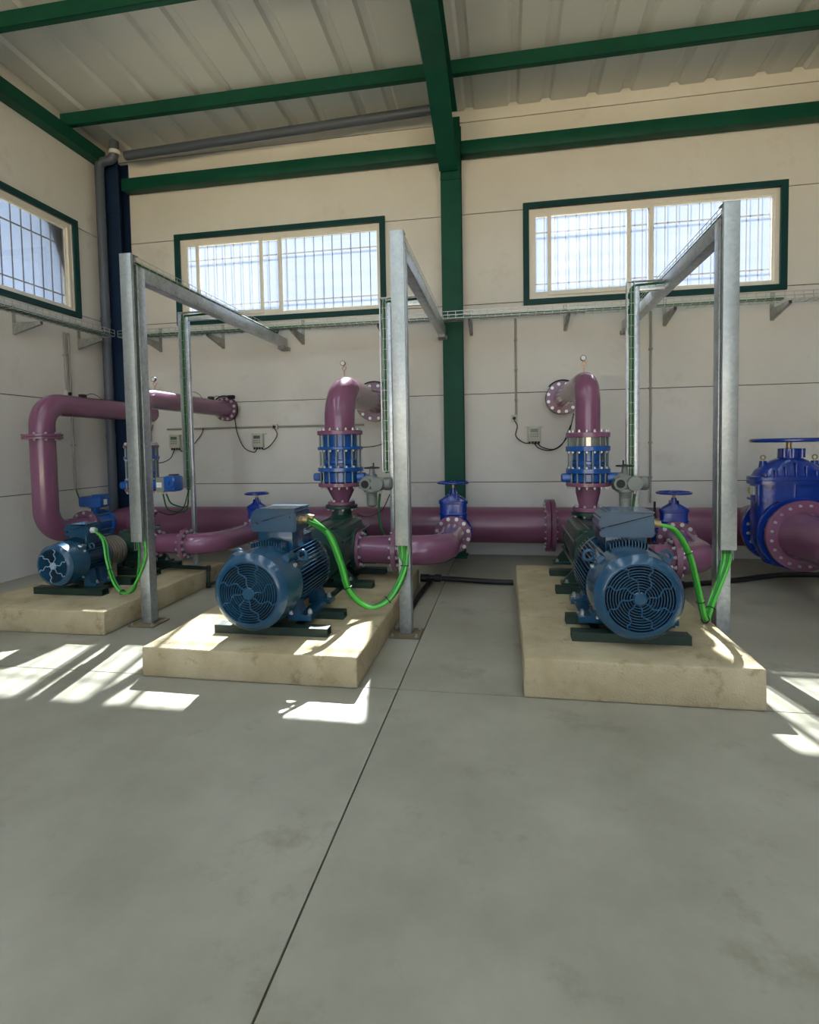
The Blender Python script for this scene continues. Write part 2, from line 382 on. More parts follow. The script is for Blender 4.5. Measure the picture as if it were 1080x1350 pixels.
# ------------------------------------------------------------------ windows
def window(idx, hole, fn, label, bars=22, detail=True):
    a0, a1, z0, z1 = hole
    w = thing('window_%d' % idx, label, 'window', kind='structure')
    def B(mb, aa, ab, da, db, za, zb, bev=0):
        p = fn(aa, da, za); q = fn(ab, db, zb)
        mb.box([min(x, y) for x, y in zip(p, q)], [max(x, y) for x, y in zip(p, q)], bev)
    t = .085
    for (aa, ab, za, zb) in ((a0-t+.02, a1+t-.02, z1-.0, z1+t-.015), (a0-t+.02, a1+t-.02, z0-t+.015, z0), (a0-t+.02, a0+.012, z0, z1), (a1-.012, a1+t-.02, z0, z1)):
        m = MB(); B(m, aa, ab, -.035, -.001, za, zb); m.build('surround', 'trim_teal', w, smooth=False)
    d0, d1 = .03, .10
    m = MB()
    for (aa, ab, za, zb) in ((a0, a1, z1-.055, z1), (a0, a1, z0, z0+.055), (a0, a0+.055, z0+.055, z1-.055), (a1-.055, a1, z0+.055, z1-.055)): B(m, aa, ab, d0, d1, za, zb)
    m.build('frame', 'alu_white', w, smooth=False)
    mid = (a0+a1)/2+.02
    def sash(aa, ab, da, db, gm, f):
        s = MB()
        for r in ((aa, ab, z1-.055-f, z1-.05), (aa, ab, z0+.05, z0+.055+f), (aa, aa+f, z0+.055+f, z1-.055-f), (ab-f, ab, z0+.055+f, z1-.055-f)): B(s, r[0], r[1], da, db, r[2], r[3])
        so = s.build('sash', 'alu_white', w, smooth=False)
        g = MB(); B(g, aa+f, ab-f, (da+db)/2-.003, (da+db)/2+.003, z0+.055+f, z1-.055-f); g.build('pane', gm, so, smooth=False)
    sash(a0+.05, mid+.03, .035, .06, 'glass', .048)
    sash(mid-.03, a1-.05, .066, .09, 'glass', .024)
    sash(a0+.25, mid-.25, .008, .032, 'glass_hazy', .048)
    for k in range(bars):
        aa = a0+(a1-a0)*(k+.6)/bars; m = MB(); B(m, aa-.0055, aa+.0055, .15, .161, z0-.02, z1+.02); m.build('bar', 'bar_steel', w, smooth=False)
    for z in (z0+.24, z1-.26):
        m = MB(); B(m, a0-.02, a1+.02, .166, .176, z-.009, z+.009); m.build('crossbar', 'bar_steel', w, smooth=False)
    return w
window(1, W1, lambda a, d, z: (a, D+d, z), 'wide white sliding window with bars and green surround left of the green column')
window(2, W2, lambda a, d, z: (a, D+d, z), 'wide white sliding window with bars and green surround right of the green column')
window(3, WLft[0], lambda a, d, z: (XL-d, a, z), 'high barred white window with green surround in the left wall', 20)
window(4, WLft[1], lambda a, d, z: (XL-d, a, z), 'high barred white window further along the left wall', 20)
window(5, WR[0], lambda a, d, z: (XR+d, a, z), 'high barred white window of the right wall near the corner', 20)
window(6, WR[1], lambda a, d, z: (XR+d, a, z), 'high barred white window of the right wall towards the gateway', 20)
# ------------------------------------------------------------------ plinths
def plinth(name, label, x0, x1, y0, y1, h):
    b = MB(); b.box((x0, y0, 0), (x1, y1, h), .014)
    bmesh.ops.subdivide_edges(b.bm, edges=[e for e in b.bm.edges if e.calc_length() > .5], cuts=12, use_grid_fill=True)
    for v in b.bm.verts:
        if v.co.z > .02:
            q = v.co; k = math.sin(q.x*7.3+q.y*3.1+q.z*9)*.5+math.sin(q.x*17+q.y*11.7)*.5
            v.co += V((k*.004, math.sin(q.x*5+q.z*4)*.005, -abs(k)*.002))
    return tag(b.build(name, 'plinth', ang=50), label, 'plinth')
P1, P2, P3 = .20, .20, .24
plinth('concrete_plinth', 'tan concrete plinth under the small pump set by the left wall', -4.64, -3.23, 3.89, 5.82, P1)
plinth('concrete_plinth', 'tan concrete plinth under the pump set in the middle', -2.40, -.915, 3.21, 5.70, P2)
plinth('concrete_plinth', 'tan concrete plinth under the pump set nearest the large gate valve', .10, 1.42, 3.23, 5.78, P3)
# ================================================================== electric motors
def motor(cx, yf, az, base, s, label, box_dz=0, small=False):
    """fan end at yf facing -y, axis at height az, size factor s (1 = the large motors)"""
    t = thing('electric_motor', label, 'motor', (cx, yf+.5*s, base))
    R = .274*s; Rg = .212*s; yc = yf+.29*s; ye = yf+.95*s
    if small: yc = yf+.22; ye = yf+.52
    A = (0, 1, 0)
    # cowl with rounded shoulder
    pr = [(0, Rg-.004), (-.004, Rg), (0, Rg+.012*s), (.012*s, Rg+.03*s), (.04*s, Rg+.052*s), (.085*s, R-.008*s), (.13*s, R), (yc-yf, R), (yc-yf, R-.012*s), (.13*s, R-.012*s), (.05*s, Rg+.03*s), (.012, Rg-.004)]
    cw = MB().lathe(pr, (cx, yf, az), A, n=56, closed=True).build('fan_cowl', 'motor_blue', t)
    MB().cyl((cx, yf+.06*s, az), (cx, yf+.08*s, az), Rg+.02*s, n=40).build('fan_shade_disc', 'cowl_shade', t)  # near-black disc stands in for the shaded cavity behind the grille
    # grille rings and wavy spokes
    n = 10 if not small else 8
    r_in = .045*s
    for k in range(n):
        r = r_in+(Rg-r_in)*(k+.75)/(n+.1); w = (Rg-r_in)/n*(.21 if not small else .20)
        MB().lathe([(0, r-w), (-.004, r-w*.6), (-.004, r+w*.6), (0, r+w), (.008*s, r+w), (.008*s, r-w)], (cx, yf, az), A, n=48, closed=True).build('grille_ring', 'motor_blue', cw)
    ns = 8 if not small else 6
    for k in range(ns):
        pts = []
        for i in range(13):
            f = i/12; rr = r_in*.8+(Rg-r_in*.8)*f; q = 2*math.pi*k/ns + (.55*f if not small else .45*f) + .10*math.sin(f*12.5)
            pts.append((cx+math.cos(q)*rr, yf-.001, az+math.sin(q)*rr))
        MB().tube(pts, .0052*s if not small else .0042, 6).build('grille_spoke', 'motor_blue' if not small else 'motor_pale', cw)
    MB().lathe([(-.008, .0), (-.008, r_in*.75), (0, r_in), (.012, r_in)], (cx, yf, az), A, n=24).build('grille_hub', 'motor_blue' if not small else 'motor_pale', cw)
    for q in (.55, 2.6, 3.9, 5.5):
        place('bolt', bolt_mesh(.012*s, .02*s, 'zinc'), cw, orient((cx+math.cos(q)*R, yc-.05*s, az+math.sin(q)*R), (math.cos(q), 0, math.sin(q))))
    for q in (.8, 2.35):
        d = V((math.cos(q), 0, math.sin(q)))
        b = MB(); b.prism([(-.035*s, -.01), (.035*s, -.01), (.02*s, .03*s), (-.02*s, .03*s)], lambda p, h, a: V((cx, a, az))+d*(R+h)+V((-d.z, 0, d.x))*p, yc-.12*s, yc+.01)
        b.build('lug', 'motor_blue', cw)
    # stator body
    Rb = .214*s
    MB().lathe([(yc-yf-.02, Rb), (ye-yf-.05, Rb), (ye-yf-.05, R*.93), (ye-yf-.01, R*.93), (ye-yf, R*.8), (ye-yf+.05*s, R*.45), (ye-yf+.05*s, .05)], (cx, yf, az), A, n=40).build('stator_frame', 'motor_blue', t)
    nf = 66 if not small else 40; L = ye-.045-yc-.012
    fm = MB().box((-.003*s, 0, 0), (.003*s, L, .073*s)).mesh('fin', 'motor_blue', smooth=False)
    for k in range(nf):
        q = 2*math.pi*(k+.5)/nf; dd = math.degrees(q) % 360
        if 205 < dd < 250 or 290 < dd < 335: continue
        if 52 < dd < 128:   # tall upright fins on the flat top of the frame
            xx = cx+math.cos(q)*Rb; zz = az+math.sin(q)*Rb*.96
            MB().box((xx-.003*s, yc+.006, zz), (xx+.003*s, yc+.006+L, az+(.308-.05*abs(math.cos(q)))*s)).build('fin', 'motor_blue', t, smooth=False); continue
        d = V((math.cos(q), 0, math.sin(q))); sd = V((0, 1, 0)).cross(d)
        Mx = Matrix(((sd.x, 0, d.x, cx+d.x*Rb*.98), (sd.y, 1, d.y, yc+.006), (sd.z, 0, d.z, az+d.z*Rb*.98), (0, 0, 0, 1)))
        place('fin', fm, t, Mx)
    # feet
    zf = base+.062
    for sx in (-1, 1):
        b = MB(); xo = cx+sx*.245*s
        b.prism([(cx+sx*.14*s, zf), (cx+sx*.315*s, zf), (cx+sx*.315*s, zf+.035*s), (cx+sx*.235*s, zf+.05*s), (cx+sx*.20*s, az-.13*s), (cx+sx*.14*s, az-.17*s)], lambda p, q, a: (p, a, q), yc+.03*s, yc+.16*s)
        b.prism([(cx+sx*.14*s, zf), (cx+sx*.315*s, zf), (cx+sx*.315*s, zf+.035*s), (cx+sx*.235*s, zf+.05*s), (cx+sx*.20*s, az-.13*s), (cx+sx*.14*s, az-.17*s)], lambda p, q, a: (p, a, q), ye-.20*s, ye-.07*s)
        b.box((min(cx+sx*.2*s, cx+sx*.30*s), yc+.1*s, zf), (max(cx+sx*.2*s, cx+sx*.30*s), ye-.12*s, zf+.03*s))
        ft = b.build('foot', 'motor_blue', t, smooth=False)
        for yy in (yc+.09*s, ye-.13*s): place('bolt', bolt_mesh(.016*s, .04*s, 'zinc'), ft, orient((cx+sx*.285*s, yy, zf+.034*s), (0, 0, 1)))
    # lifting eyes
    for sx in (-1, 1):
        q = math.radians(90-sx*52); d = V((math.cos(q), 0, math.sin(q)))
        for yy in ((yc+.07*s,) if not small else (yc+.05,)):
            e = MB(); c = V((cx, yy, az))+d*(R+.035*s); e.torus(c, (0, 1, .0), .034*s, .0125*s, 24, 10); e.cyl(c-d*.10*s, c-d*.028*s, .02*s, n=12)
            e.build('lifting_eye', 'motor_blue', t)
    # terminal box
    tw, td, th = (.35, .30, .175) if not small else (.235, .19, .115)
    z0 = az+R-.03*s; yb = yf+.40*s if not small else yf+.26
    MB().box((cx-tw*.36, yb+.03, az+Rb*.9), (cx+tw*.42, yb+td-.03, z0+.085*s+box_dz), .012).build('terminal_neck', 'motor_blue', t)
    zb = z0+.07*s+box_dz; x0, x1 = cx-tw*.5+.01, cx+tw*.5+.01
    tb = MB(); tb.prism([(x0, zb), (x1, zb), (x1, zb+th*.86), (x0, zb+th*.30)], lambda p, q, a: (p, a, q), yb, yb+td)
    bmesh.ops.bevel(tb.bm, geom=tb.bm.edges[:], offset=.010, segments=2, affect='EDGES')
    tb = tb.build('terminal_box', 'motor_blue', t)
    lm = 'motor_blue' if not small else 'motor_blue'
    lb = MB(); g = .005
    lb.prism([(x0-.004, zb+th*.30+g), (x1+.004, zb+th*.86+g), (x1+.004, zb+th), (x0+.05, zb+th), (x0-.004, zb+th*.74)], lambda p, q, a: (p, a, q), yb-.004, yb+td+.004)
    bmesh.ops.bevel(lb.bm, geom=lb.bm.edges[:], offset=.012, segments=2, affect='EDGES')
    lb.build('lid', lm, tb)
    for (fx, fz) in ((.12, .36), (.86, .62)):
        MB().cyl((x0+tw*fx, yb-.012, zb+th*fz), (x0+tw*fx, yb+.01, zb+th*fz), .011*s, n=10).build('screw', 'motor_blue', tb)
    gl = []
    for yy in ((yb+td*.30, yb+td*.72) if box_dz > 0 else (yb+td*.36,)):
        gb = MB(); gx = x1; zz = zb+th*.46; r = .026*s if not small else .024
        gb.cyl((gx-.005, yy, zz), (gx+.028*s, yy, zz), r*1.2, n=6); gb.cyl((gx+.028*s, yy, zz), (gx+.062*s, yy, zz-.004), r, n=16)
        gb.build('cable_gland', 'brass' if not small else 'pvc_white', tb); gl.append(V((gx+.055*s, yy, zz-.004)))
    return t, gl
M3t, G3 = motor(.795, 3.42, .56, P3, 1.0, 'large blue electric motor on the plinth nearest the large gate valve', -.008)
M2t, G2 = motor(-1.695, 3.355, .54, P2, 1.0, 'large blue electric motor on the middle plinth beneath the window', .035)
M1t, G1 = motor(-3.95, 4.17, .50, P1, .70, 'smaller blue electric motor with pale wavy fan guard by the left wall', small=True)

# ================================================================== base frames of C-channel
def channel_frame(label, x0, x1, ys, base, xc, h=.058):
    t = thing('base_frame', label, 'frame', ((x0+x1)/2, sum(ys)/len(ys), base))
    for y in ys:
        b = MB(); w = .085
        b.box((x0, y-.008, base), (x1, y, base+h)); b.box((x0, y-.004, base+h-.009), (x1, y+w, base+h)); b.box((x0, y-.004, base), (x1, y+w, base+.009)); b.box((x0, y+w-.008, base), (x1, y+w, base+h))
        b.build('cross_channel', 'frame_green', t, smooth=False)
    for sx in (-1, 1):
        bx('rail', (xc+sx*.20-.03, ys[0]+.09, base+.001), (xc+sx*.20+.03, ys[-1]-.01, base+.012), 'frame_green', t)
    return t
channel_frame('dark green channel base frame under the motor on the plinth nearest the large gate valve', .415, 1.13, [3.56, 3.90, 4.68, 5.32], P3, .795)
channel_frame('dark green channel base frame under the middle motor', -2.05, -1.215, [3.54, 3.93, 4.84, 5.40], P2, -1.71)
channel_frame('dark green channel base frame under the small motor by the left wall', -4.31, -3.60, [4.33, 4.72, 5.10, 5.48], P1, -3.95, h=.062)

# ================================================================== pumps
def pump(cx, y0, yd, az, base, zf, label, ysuc, zs, xs, s=1.0, guard_from=None):
    """y0 drive end, yd discharge centre, zf height of the discharge flange top, suction flange at x = xs"""
    t = thing('centrifugal_pump', label, 'pump', (cx, yd, base))
    A = (0, 1, 0); ye = yd+.20*s
    # ring-section casing
    pr = [(y0, .06*s), (y0, .085*s), (y0+.14*s, .085*s), (y0+.15*s, .12*s), (y0+.22*s, .12*s)]
    MB().lathe(pr+[(y0+.25*s, .07*s)], (cx, 0, az), A, n=28).build('bearing_housing', 'pump_green', t)
    yc = y0+.22*s
    prof = [(yc, .10*s), (yc+.01, .235*s), (yc+.05, .25*s)]
    k = 5; span = ye-.05-(yc+.30*s)
    prof += [(yc+.28*s, .25*s), (yc+.29*s, .215*s)]
    for i in range(k):
        a = yc+.30*s+span*i/k; b = yc+.30*s+span*(i+1)/k
        prof += [(a+.004, .205*s), (a+.006, .222*s), (b-.006, .222*s), (b-.004, .205*s)]
    prof += [(ye-.03, .235*s), (ye, .225*s), (ye+.02, .14*s), (ye+.14*s, .11*s), (ye+.15*s, .07*s)]
    MB().lathe(prof, (cx, 0, az), A, n=40).build('casing', 'pump_green', t)
    # flat shoulder deck over the casing with tie rods
    MB().loft([(az+.12*s, .23*s, .5*(ye-yc)-.03, 6), (az+.215*s, .20*s, .5*(ye-yc)-.03, 6), (az+.235*s, .15*s, .5*(ye-yc)-.06, 6)], cx, (yc+ye)/2).build('deck', 'pump_green', t)
    for q in (25, 65, 115, 155, 205, 335):
        d = V((math.cos(math.radians(q)), 0, math.sin(math.radians(q))))*.255*s
        r = MB(); r.cyl(V((cx, yc+.03, az))+d, V((cx, ye+.02, az))+d, .013*s, n=10); r.build('tie_rod', 'pump_green', t)
    # discharge nozzle
    r0, r1 = .175*s, .10*s
    MB().lathe([(az+.10*s, r0), (az+.22*s, r0*.92), (zf-.10*s, r1*1.05), (zf-.03, r1)], (cx, yd, 0), (0, 0, 1), n=28).build('discharge_nozzle', 'pump_green', t)
    flange(t, (cx, yd, zf-.019), (0, 0, 1), .168*s, .036, 'pump_green', 8, .013, .022, (-1,), 'discharge_flange', rb=.14*s)
    # suction nozzle towards +x
    MB().lathe([(cx-.02, .205*s), (cx+.14*s, .19*s), (xs-.03, .135*s)], (0, ysuc, zs), (1, 0, 0), n=32).build('suction_nozzle', 'pump_green', t)
    flange(t, (xs-.022, ysuc, zs), (1, 0, 0), .205*s, .042, 'pump_green', 10, .013, .022, (-1,), 'suction_flange')
    # feet
    for yy in (yc+.04, ye-.10*s):
        for sx in (-1, 1):
            b = MB(); b.prism([(cx+sx*.10*s, az-.12*s), (cx+sx*.21*s, az-.10*s), (cx+sx*.33*s, base+.09), (cx+sx*.33*s, base+.059), (cx+sx*.14*s, base+.059)], lambda p, q, a: (p, a, q), yy, yy+.035)
            b.box((min(cx+sx*.16*s, cx+sx*.345*s), yy-.03, base+.058), (max(cx+sx*.16*s, cx+sx*.345*s), yy+.09, base+.082))
            f = b.build('foot', 'pump_green', t, smooth=False)
            place('bolt', bolt_mesh(.014, .03, 'zinc'), f, orient((cx+sx*.30*s, yy-.004, base+.08), (0, 0, 1)))
    return t
Y2, Y3, Y1 = 5.55, 5.50, 5.43
pump(-1.71, 4.55, Y2, .525, P2, .902, 'dark green pump with suction flange behind the middle blue motor', 5.22, .49, -1.44)
pump(.795, 4.50, Y3, .56, P3, .845, 'dark green pump behind the motor on the plinth nearest the large gate valve', 5.18, .45, 1.065, s=.95)
pump(-3.95, 4.98, Y1, .50, P1, .80, 'small dark green pump behind the silver coupling guard by the left wall', 5.22, .52, -3.66, s=.70)
# coupling guards
cg = thing('coupling_guard', 'ribbed stainless steel coupling guard beside the small left motor', 'guard', (-3.95, 4.8, .3))
pr = []
for i in range(7):
    a = 4.70+.037*i
    pr += [(a, .128), (a+.003, .15), (a+.022, .15), (a+.025, .128)]
MB().lathe([(4.69, .05)]+pr+[(4.965, .05)], (-3.95, 0, .5), (0, 1, 0), n=36).build('shell', 'stainless', cg)
bx('guard_foot', (-4.07, 4.76, P1+.012), (-3.83, 4.82, .40), 'stainless', cg)
for cx, ya, yb, az, P, lb in ((-1.71, 4.36, 4.56, .525, P2, 'dark green coupling guard between the middle motor and its pump'), (.795, 4.40, 4.51, .56, P3, 'dark green coupling guard behind the motor nearest the large gate valve')):
    c = thing('coupling_guard', lb, 'guard', (cx, (ya+yb)/2, P)); MB().lathe([(ya+.04, .07), (ya+.045, .13), (yb-.01, .13), (yb-.005, .07)], (cx, 0, az), (0, 1, 0), n=32).build('shell', 'frame_green', c)
    bx('guard_foot', (cx-.1, (ya+yb)/2-.0, P+.012), (cx+.1, (ya+yb)/2+.03, az-.09), 'frame_green', c)

# ================================================================== discharge columns
def spool(prefix, cx, cy, lv, Rf, Rp, Rs, labels, midm='blue', cyl_first=0):
    """lv: heights [top purple hi, lo, blue1 hi, lo, blue2 hi, lo, purple low hi, lo, cone bottom, small flange bottom]"""
    z = (0, 0, 1)
    # reducer
    t = thing('pipe_reducer', labels[0], 'pipe', (cx, cy, lv[9]))
    MB().lathe([(lv[9], Rs), (lv[8], Rs), (lv[8]+.01, Rs), (lv[7]-cyl_first, Rp), (lv[7], Rp)], (cx, cy, 0), z, n=36).build('cone', 'purple', t)
    flange(t, (cx, cy, (lv[8]+lv[9])/2), z, .142, lv[8]-lv[9], 'purple', 8, .012, .02, (1,), rb=.118)
    flange(t, (cx, cy, (lv[6]+lv[7])/2), z, Rf, lv[6]-lv[7], 'purple', 16, .012, .026, (-1,), rb=Rf*.88)
    # butterfly valve between lower purple flange and blue flange
    v = thing('butterfly_valve', labels[1], 'valve', (cx, cy, lv[6]))
    MB().lathe([(lv[6], Rf*.70), (lv[6]+.01, Rf*.80), (lv[5]-.01, Rf*.80), (lv[5], Rf*.70)], (cx, cy, 0), z, n=36).build('body', 'blue', v)
    for sx in (-1, 1):
        MB().loft([(0, .042, .05, 4), (.075, .042, .05, 4), (.085, .03, .04, 4)], n=20, M=Matrix.Translation((cx+sx*Rf*.82, cy-.03, (lv[5]+lv[6])/2)) @ Matrix.Rotation(sx*math.pi/2, 4, 'Y')).build('bearing_lug', 'blue', v)
    # check valve with two blue flanges
    c = thing('check_valve', labels[2], 'valve', (cx, cy, lv[5]))
    MB().lathe([(lv[5], Rf*.66), (lv[4]+.005, Rf*.70), (lv[4]+(lv[3]-lv[4])*.2, Rf*.70), (lv[4]+(lv[3]-lv[4])*.25, Rf*.80), (lv[4]+(lv[3]-lv[4])*.4, Rf*.80), (lv[4]+(lv[3]-lv[4])*.45, Rf*.68), (lv[2], Rf*.68)], (cx, cy, 0), z, n=36).build('body', 'blue', c)
    flange(c, (cx, cy, (lv[4]+lv[5])/2), z, Rf, lv[4]-lv[5], 'blue', 16, .012, .02, (1,), rb=Rf*.89)
    flange(c, (cx, cy, (lv[2]+lv[3])/2), z, Rf, lv[2]-lv[3], 'blue', 16, .012, .02, (-1,), rb=Rf*.89)
    # dismantling spool and studs
    d = thing('dismantling_joint', labels[3], 'pipe joint', (cx, cy, lv[2]))
    MB().cyl((cx, cy, lv[2]), (cx, cy, lv[1]), Rf*.78, n=36).build('sleeve', midm, d)
    for i in range(16):
        q = 2*math.pi*(i+.25)/16; p = (cx+math.cos(q)*Rf*.90, cy+math.sin(q)*Rf*.90)
        place('stud', stud_mesh(lv[1]-lv[2], .0085), d, Matrix.Translation((p[0], p[1], lv[2])))
        p = (cx+math.cos(q)*Rf*.89, cy+math.sin(q)*Rf*.89)
        place('stud', stud_mesh(lv[3]-lv[4], .0085), c, Matrix.Translation((p[0], p[1], lv[4])))
        place('stud', stud_mesh(lv[5]-lv[6], .0085), v, Matrix.Translation((p[0], p[1], lv[6])))
def discharge(cx, cy, zlo, zt, Rp, Rf, zhi, Rw, xw, label, bend, nb=12, tf=.045, steep=False):
    t = thing('discharge_pipe', label, 'pipe', (cx, cy, zlo))
    path = fillet([(cx, cy, zlo), (cx, cy, zt), (xw, 7.499, zt)], bend, 14)
    MB().tube(path, Rp, 36).build('pipe', 'purple', t)
    flange(t, (cx, cy, (zlo+zhi)/2), (0, 0, 1), Rf, zhi-zlo, 'purple', 16, .012, .028, (1,), rb=Rf*.88)
    flange(t, (xw, 7.34, zt), (0, 1, 0), Rw, tf, 'purple', nb, .0155, .016, (-1,))
    flange(t, (xw, 7.34+tf+.012, zt), (0, 1, 0), Rw, tf*.8, 'black', 0)  # black disc stands in for the shaded wall hole behind the flange
    return t
def gauge(x, y, z, label, s=1):
    t = thing('pressure_gauge', label, 'gauge', (x, y, z))
    MB().tube([(x, y, z-.01), (x, y, z+.055*s)], .008*s, 10).torus((x, y, z+.075*s), (0, 1, 0), .019*s, .0055*s, 18, 8).build('siphon', 'copper', t)
    MB().tube([(x+.02*s, y, z+.065*s), (x+.022*s, y, z+.10*s)], .006*s, 8).build('valve_stem', 'copper', t)
    d = MB(); d.lathe([(0, .02*s), (.0, .028*s), (.03*s, .028*s), (.03*s, .02*s)], (x-.008*s, y-.02*s, z+.128*s), (0, 1, 0), n=24); d.build('case', 'act_dark', t)
    MB().cyl((x-.008*s, y-.0215*s, z+.128*s), (x-.008*s, y-.018*s, z+.128*s), .022*s, n=24).build('dial', 'label_white', t)
    MB().cyl((x-.004*s, y-.005*s, z+.095*s), (x-.006*s, y-.005*s, z+.108*s), .008*s, n=8).build('nipple', 'copper', t)
L2 = [1.680, 1.636, 1.514, 1.481, 1.297, 1.256, 1.139, 1.098, .938, .902]
L3 = [1.607, 1.560, 1.477, 1.428, 1.262, 1.217, 1.128, 1.090, .888, .845]
L1 = [1.570, 1.540, 1.445, 1.415, 1.190, 1.160, 1.095, 1.065, .83, .80]
spool('b', -1.71, Y2, L2, .238, .158, .085, ['purple reducer cone beneath the middle valve stack', 'blue butterfly valve with lug at the foot of the middle valve stack', 'blue check valve ringed with studs in the middle valve stack', 'blue studded dismantling joint under the thick purple elbow'])
spool('c', .795, Y3, L3, .207, .116, .085, ['purple reducer bowl beneath the valve stack nearest the large gate valve', 'blue butterfly valve at the foot of the stack with the thinner elbow', 'blue check valve ringed with studs below the bare steel sleeve', 'bare steel dismantling joint with studs under the thinner purple elbow'], midm='stainless', cyl_first=.06)
spool('a', -3.95, Y1, L1, .180, .105, .075, ['small purple reducer above the small pump by the left wall', 'small blue butterfly valve above the small pump behind the post', 'small blue check valve with studs behind the left post', 'small blue studded dismantling joint behind the left post'])
discharge(-1.71, Y2, L2[1], 2.12, .160, .238, L2[0], .265, -1.76, 'thick purple elbow pipe from the middle valve stack into the back wall', .34, 12)
discharge(.795, Y3, L3[1], 2.10, .117, .207, L3[0], .212, .745, 'thinner purple elbow pipe from the valve stack with the bare steel sleeve into the wall', .22, 12)
discharge(-3.95, Y1, L1[1], 2.09, .110, .180, L1[0], .172, -3.97, 'slim purple elbow pipe behind the left post into the back wall', .18, 12, .035)
gauge(-1.68, Y2+.10, 2.12+.150, 'small pressure gauge on top of the thick purple elbow', 1.0)
gauge(.775, Y3+.10, 2.10+.11, 'small pressure gauge on top of the thinner purple elbow', 1.0)
gauge(-3.95, Y1+.28, 2.09+.105, 'small pressure gauge on top of the slim purple elbow behind the left post', 1.0)

# ================================================================== suction lines
MY, MZ, MR = 7.0, .485, .228
def suction(x0, y, z, xa, yv, xm, r0, r1, label, rb, zv):
    t = thing('suction_pipe', label, 'pipe', (xm, y, z-.2))
    MB().lathe([(x0, r0), (xm, r1)], (0, y, z), (1, 0, 0), n=36).build('reducer', 'purple', t)
    flange(t, (x0+.016, y, z), (1, 0, 0), r0*1.48, .032, 'purple', 10, .013, .024, (1,))
    flange(t, (xm, y, z), (1, 0, 0), r1*1.42, .05, 'purple', 12, .014, .024, (-1, 1))
    MB().tube(fillet([(xm, y, z), (xa, y, z), (xa, yv, zv)], rb, 12), r1, 36).build('elbow', 'purple', t)
    flange(t, (xa, yv-.015, zv), (0, 1, 0), r1*1.48, .034, 'purple', 12, .016, .018, (-1,))
suction(-1.44, 5.22, .49, -.595, 6.20, -1.06, .128, .145, 'purple suction elbow with flanges curving to the gate valve at the green column', .26, .485)
suction(1.065, 5.18, .45, 1.765, 6.05, 1.49, .120, .138, 'purple suction elbow lit pink between the motor and the right-hand post', .24, .47)
suction(-3.66, 5.22, .52, -3.03, 6.22, -3.31, .098, .112, 'slim purple suction elbow on the plinth by the left wall', .26, .495)

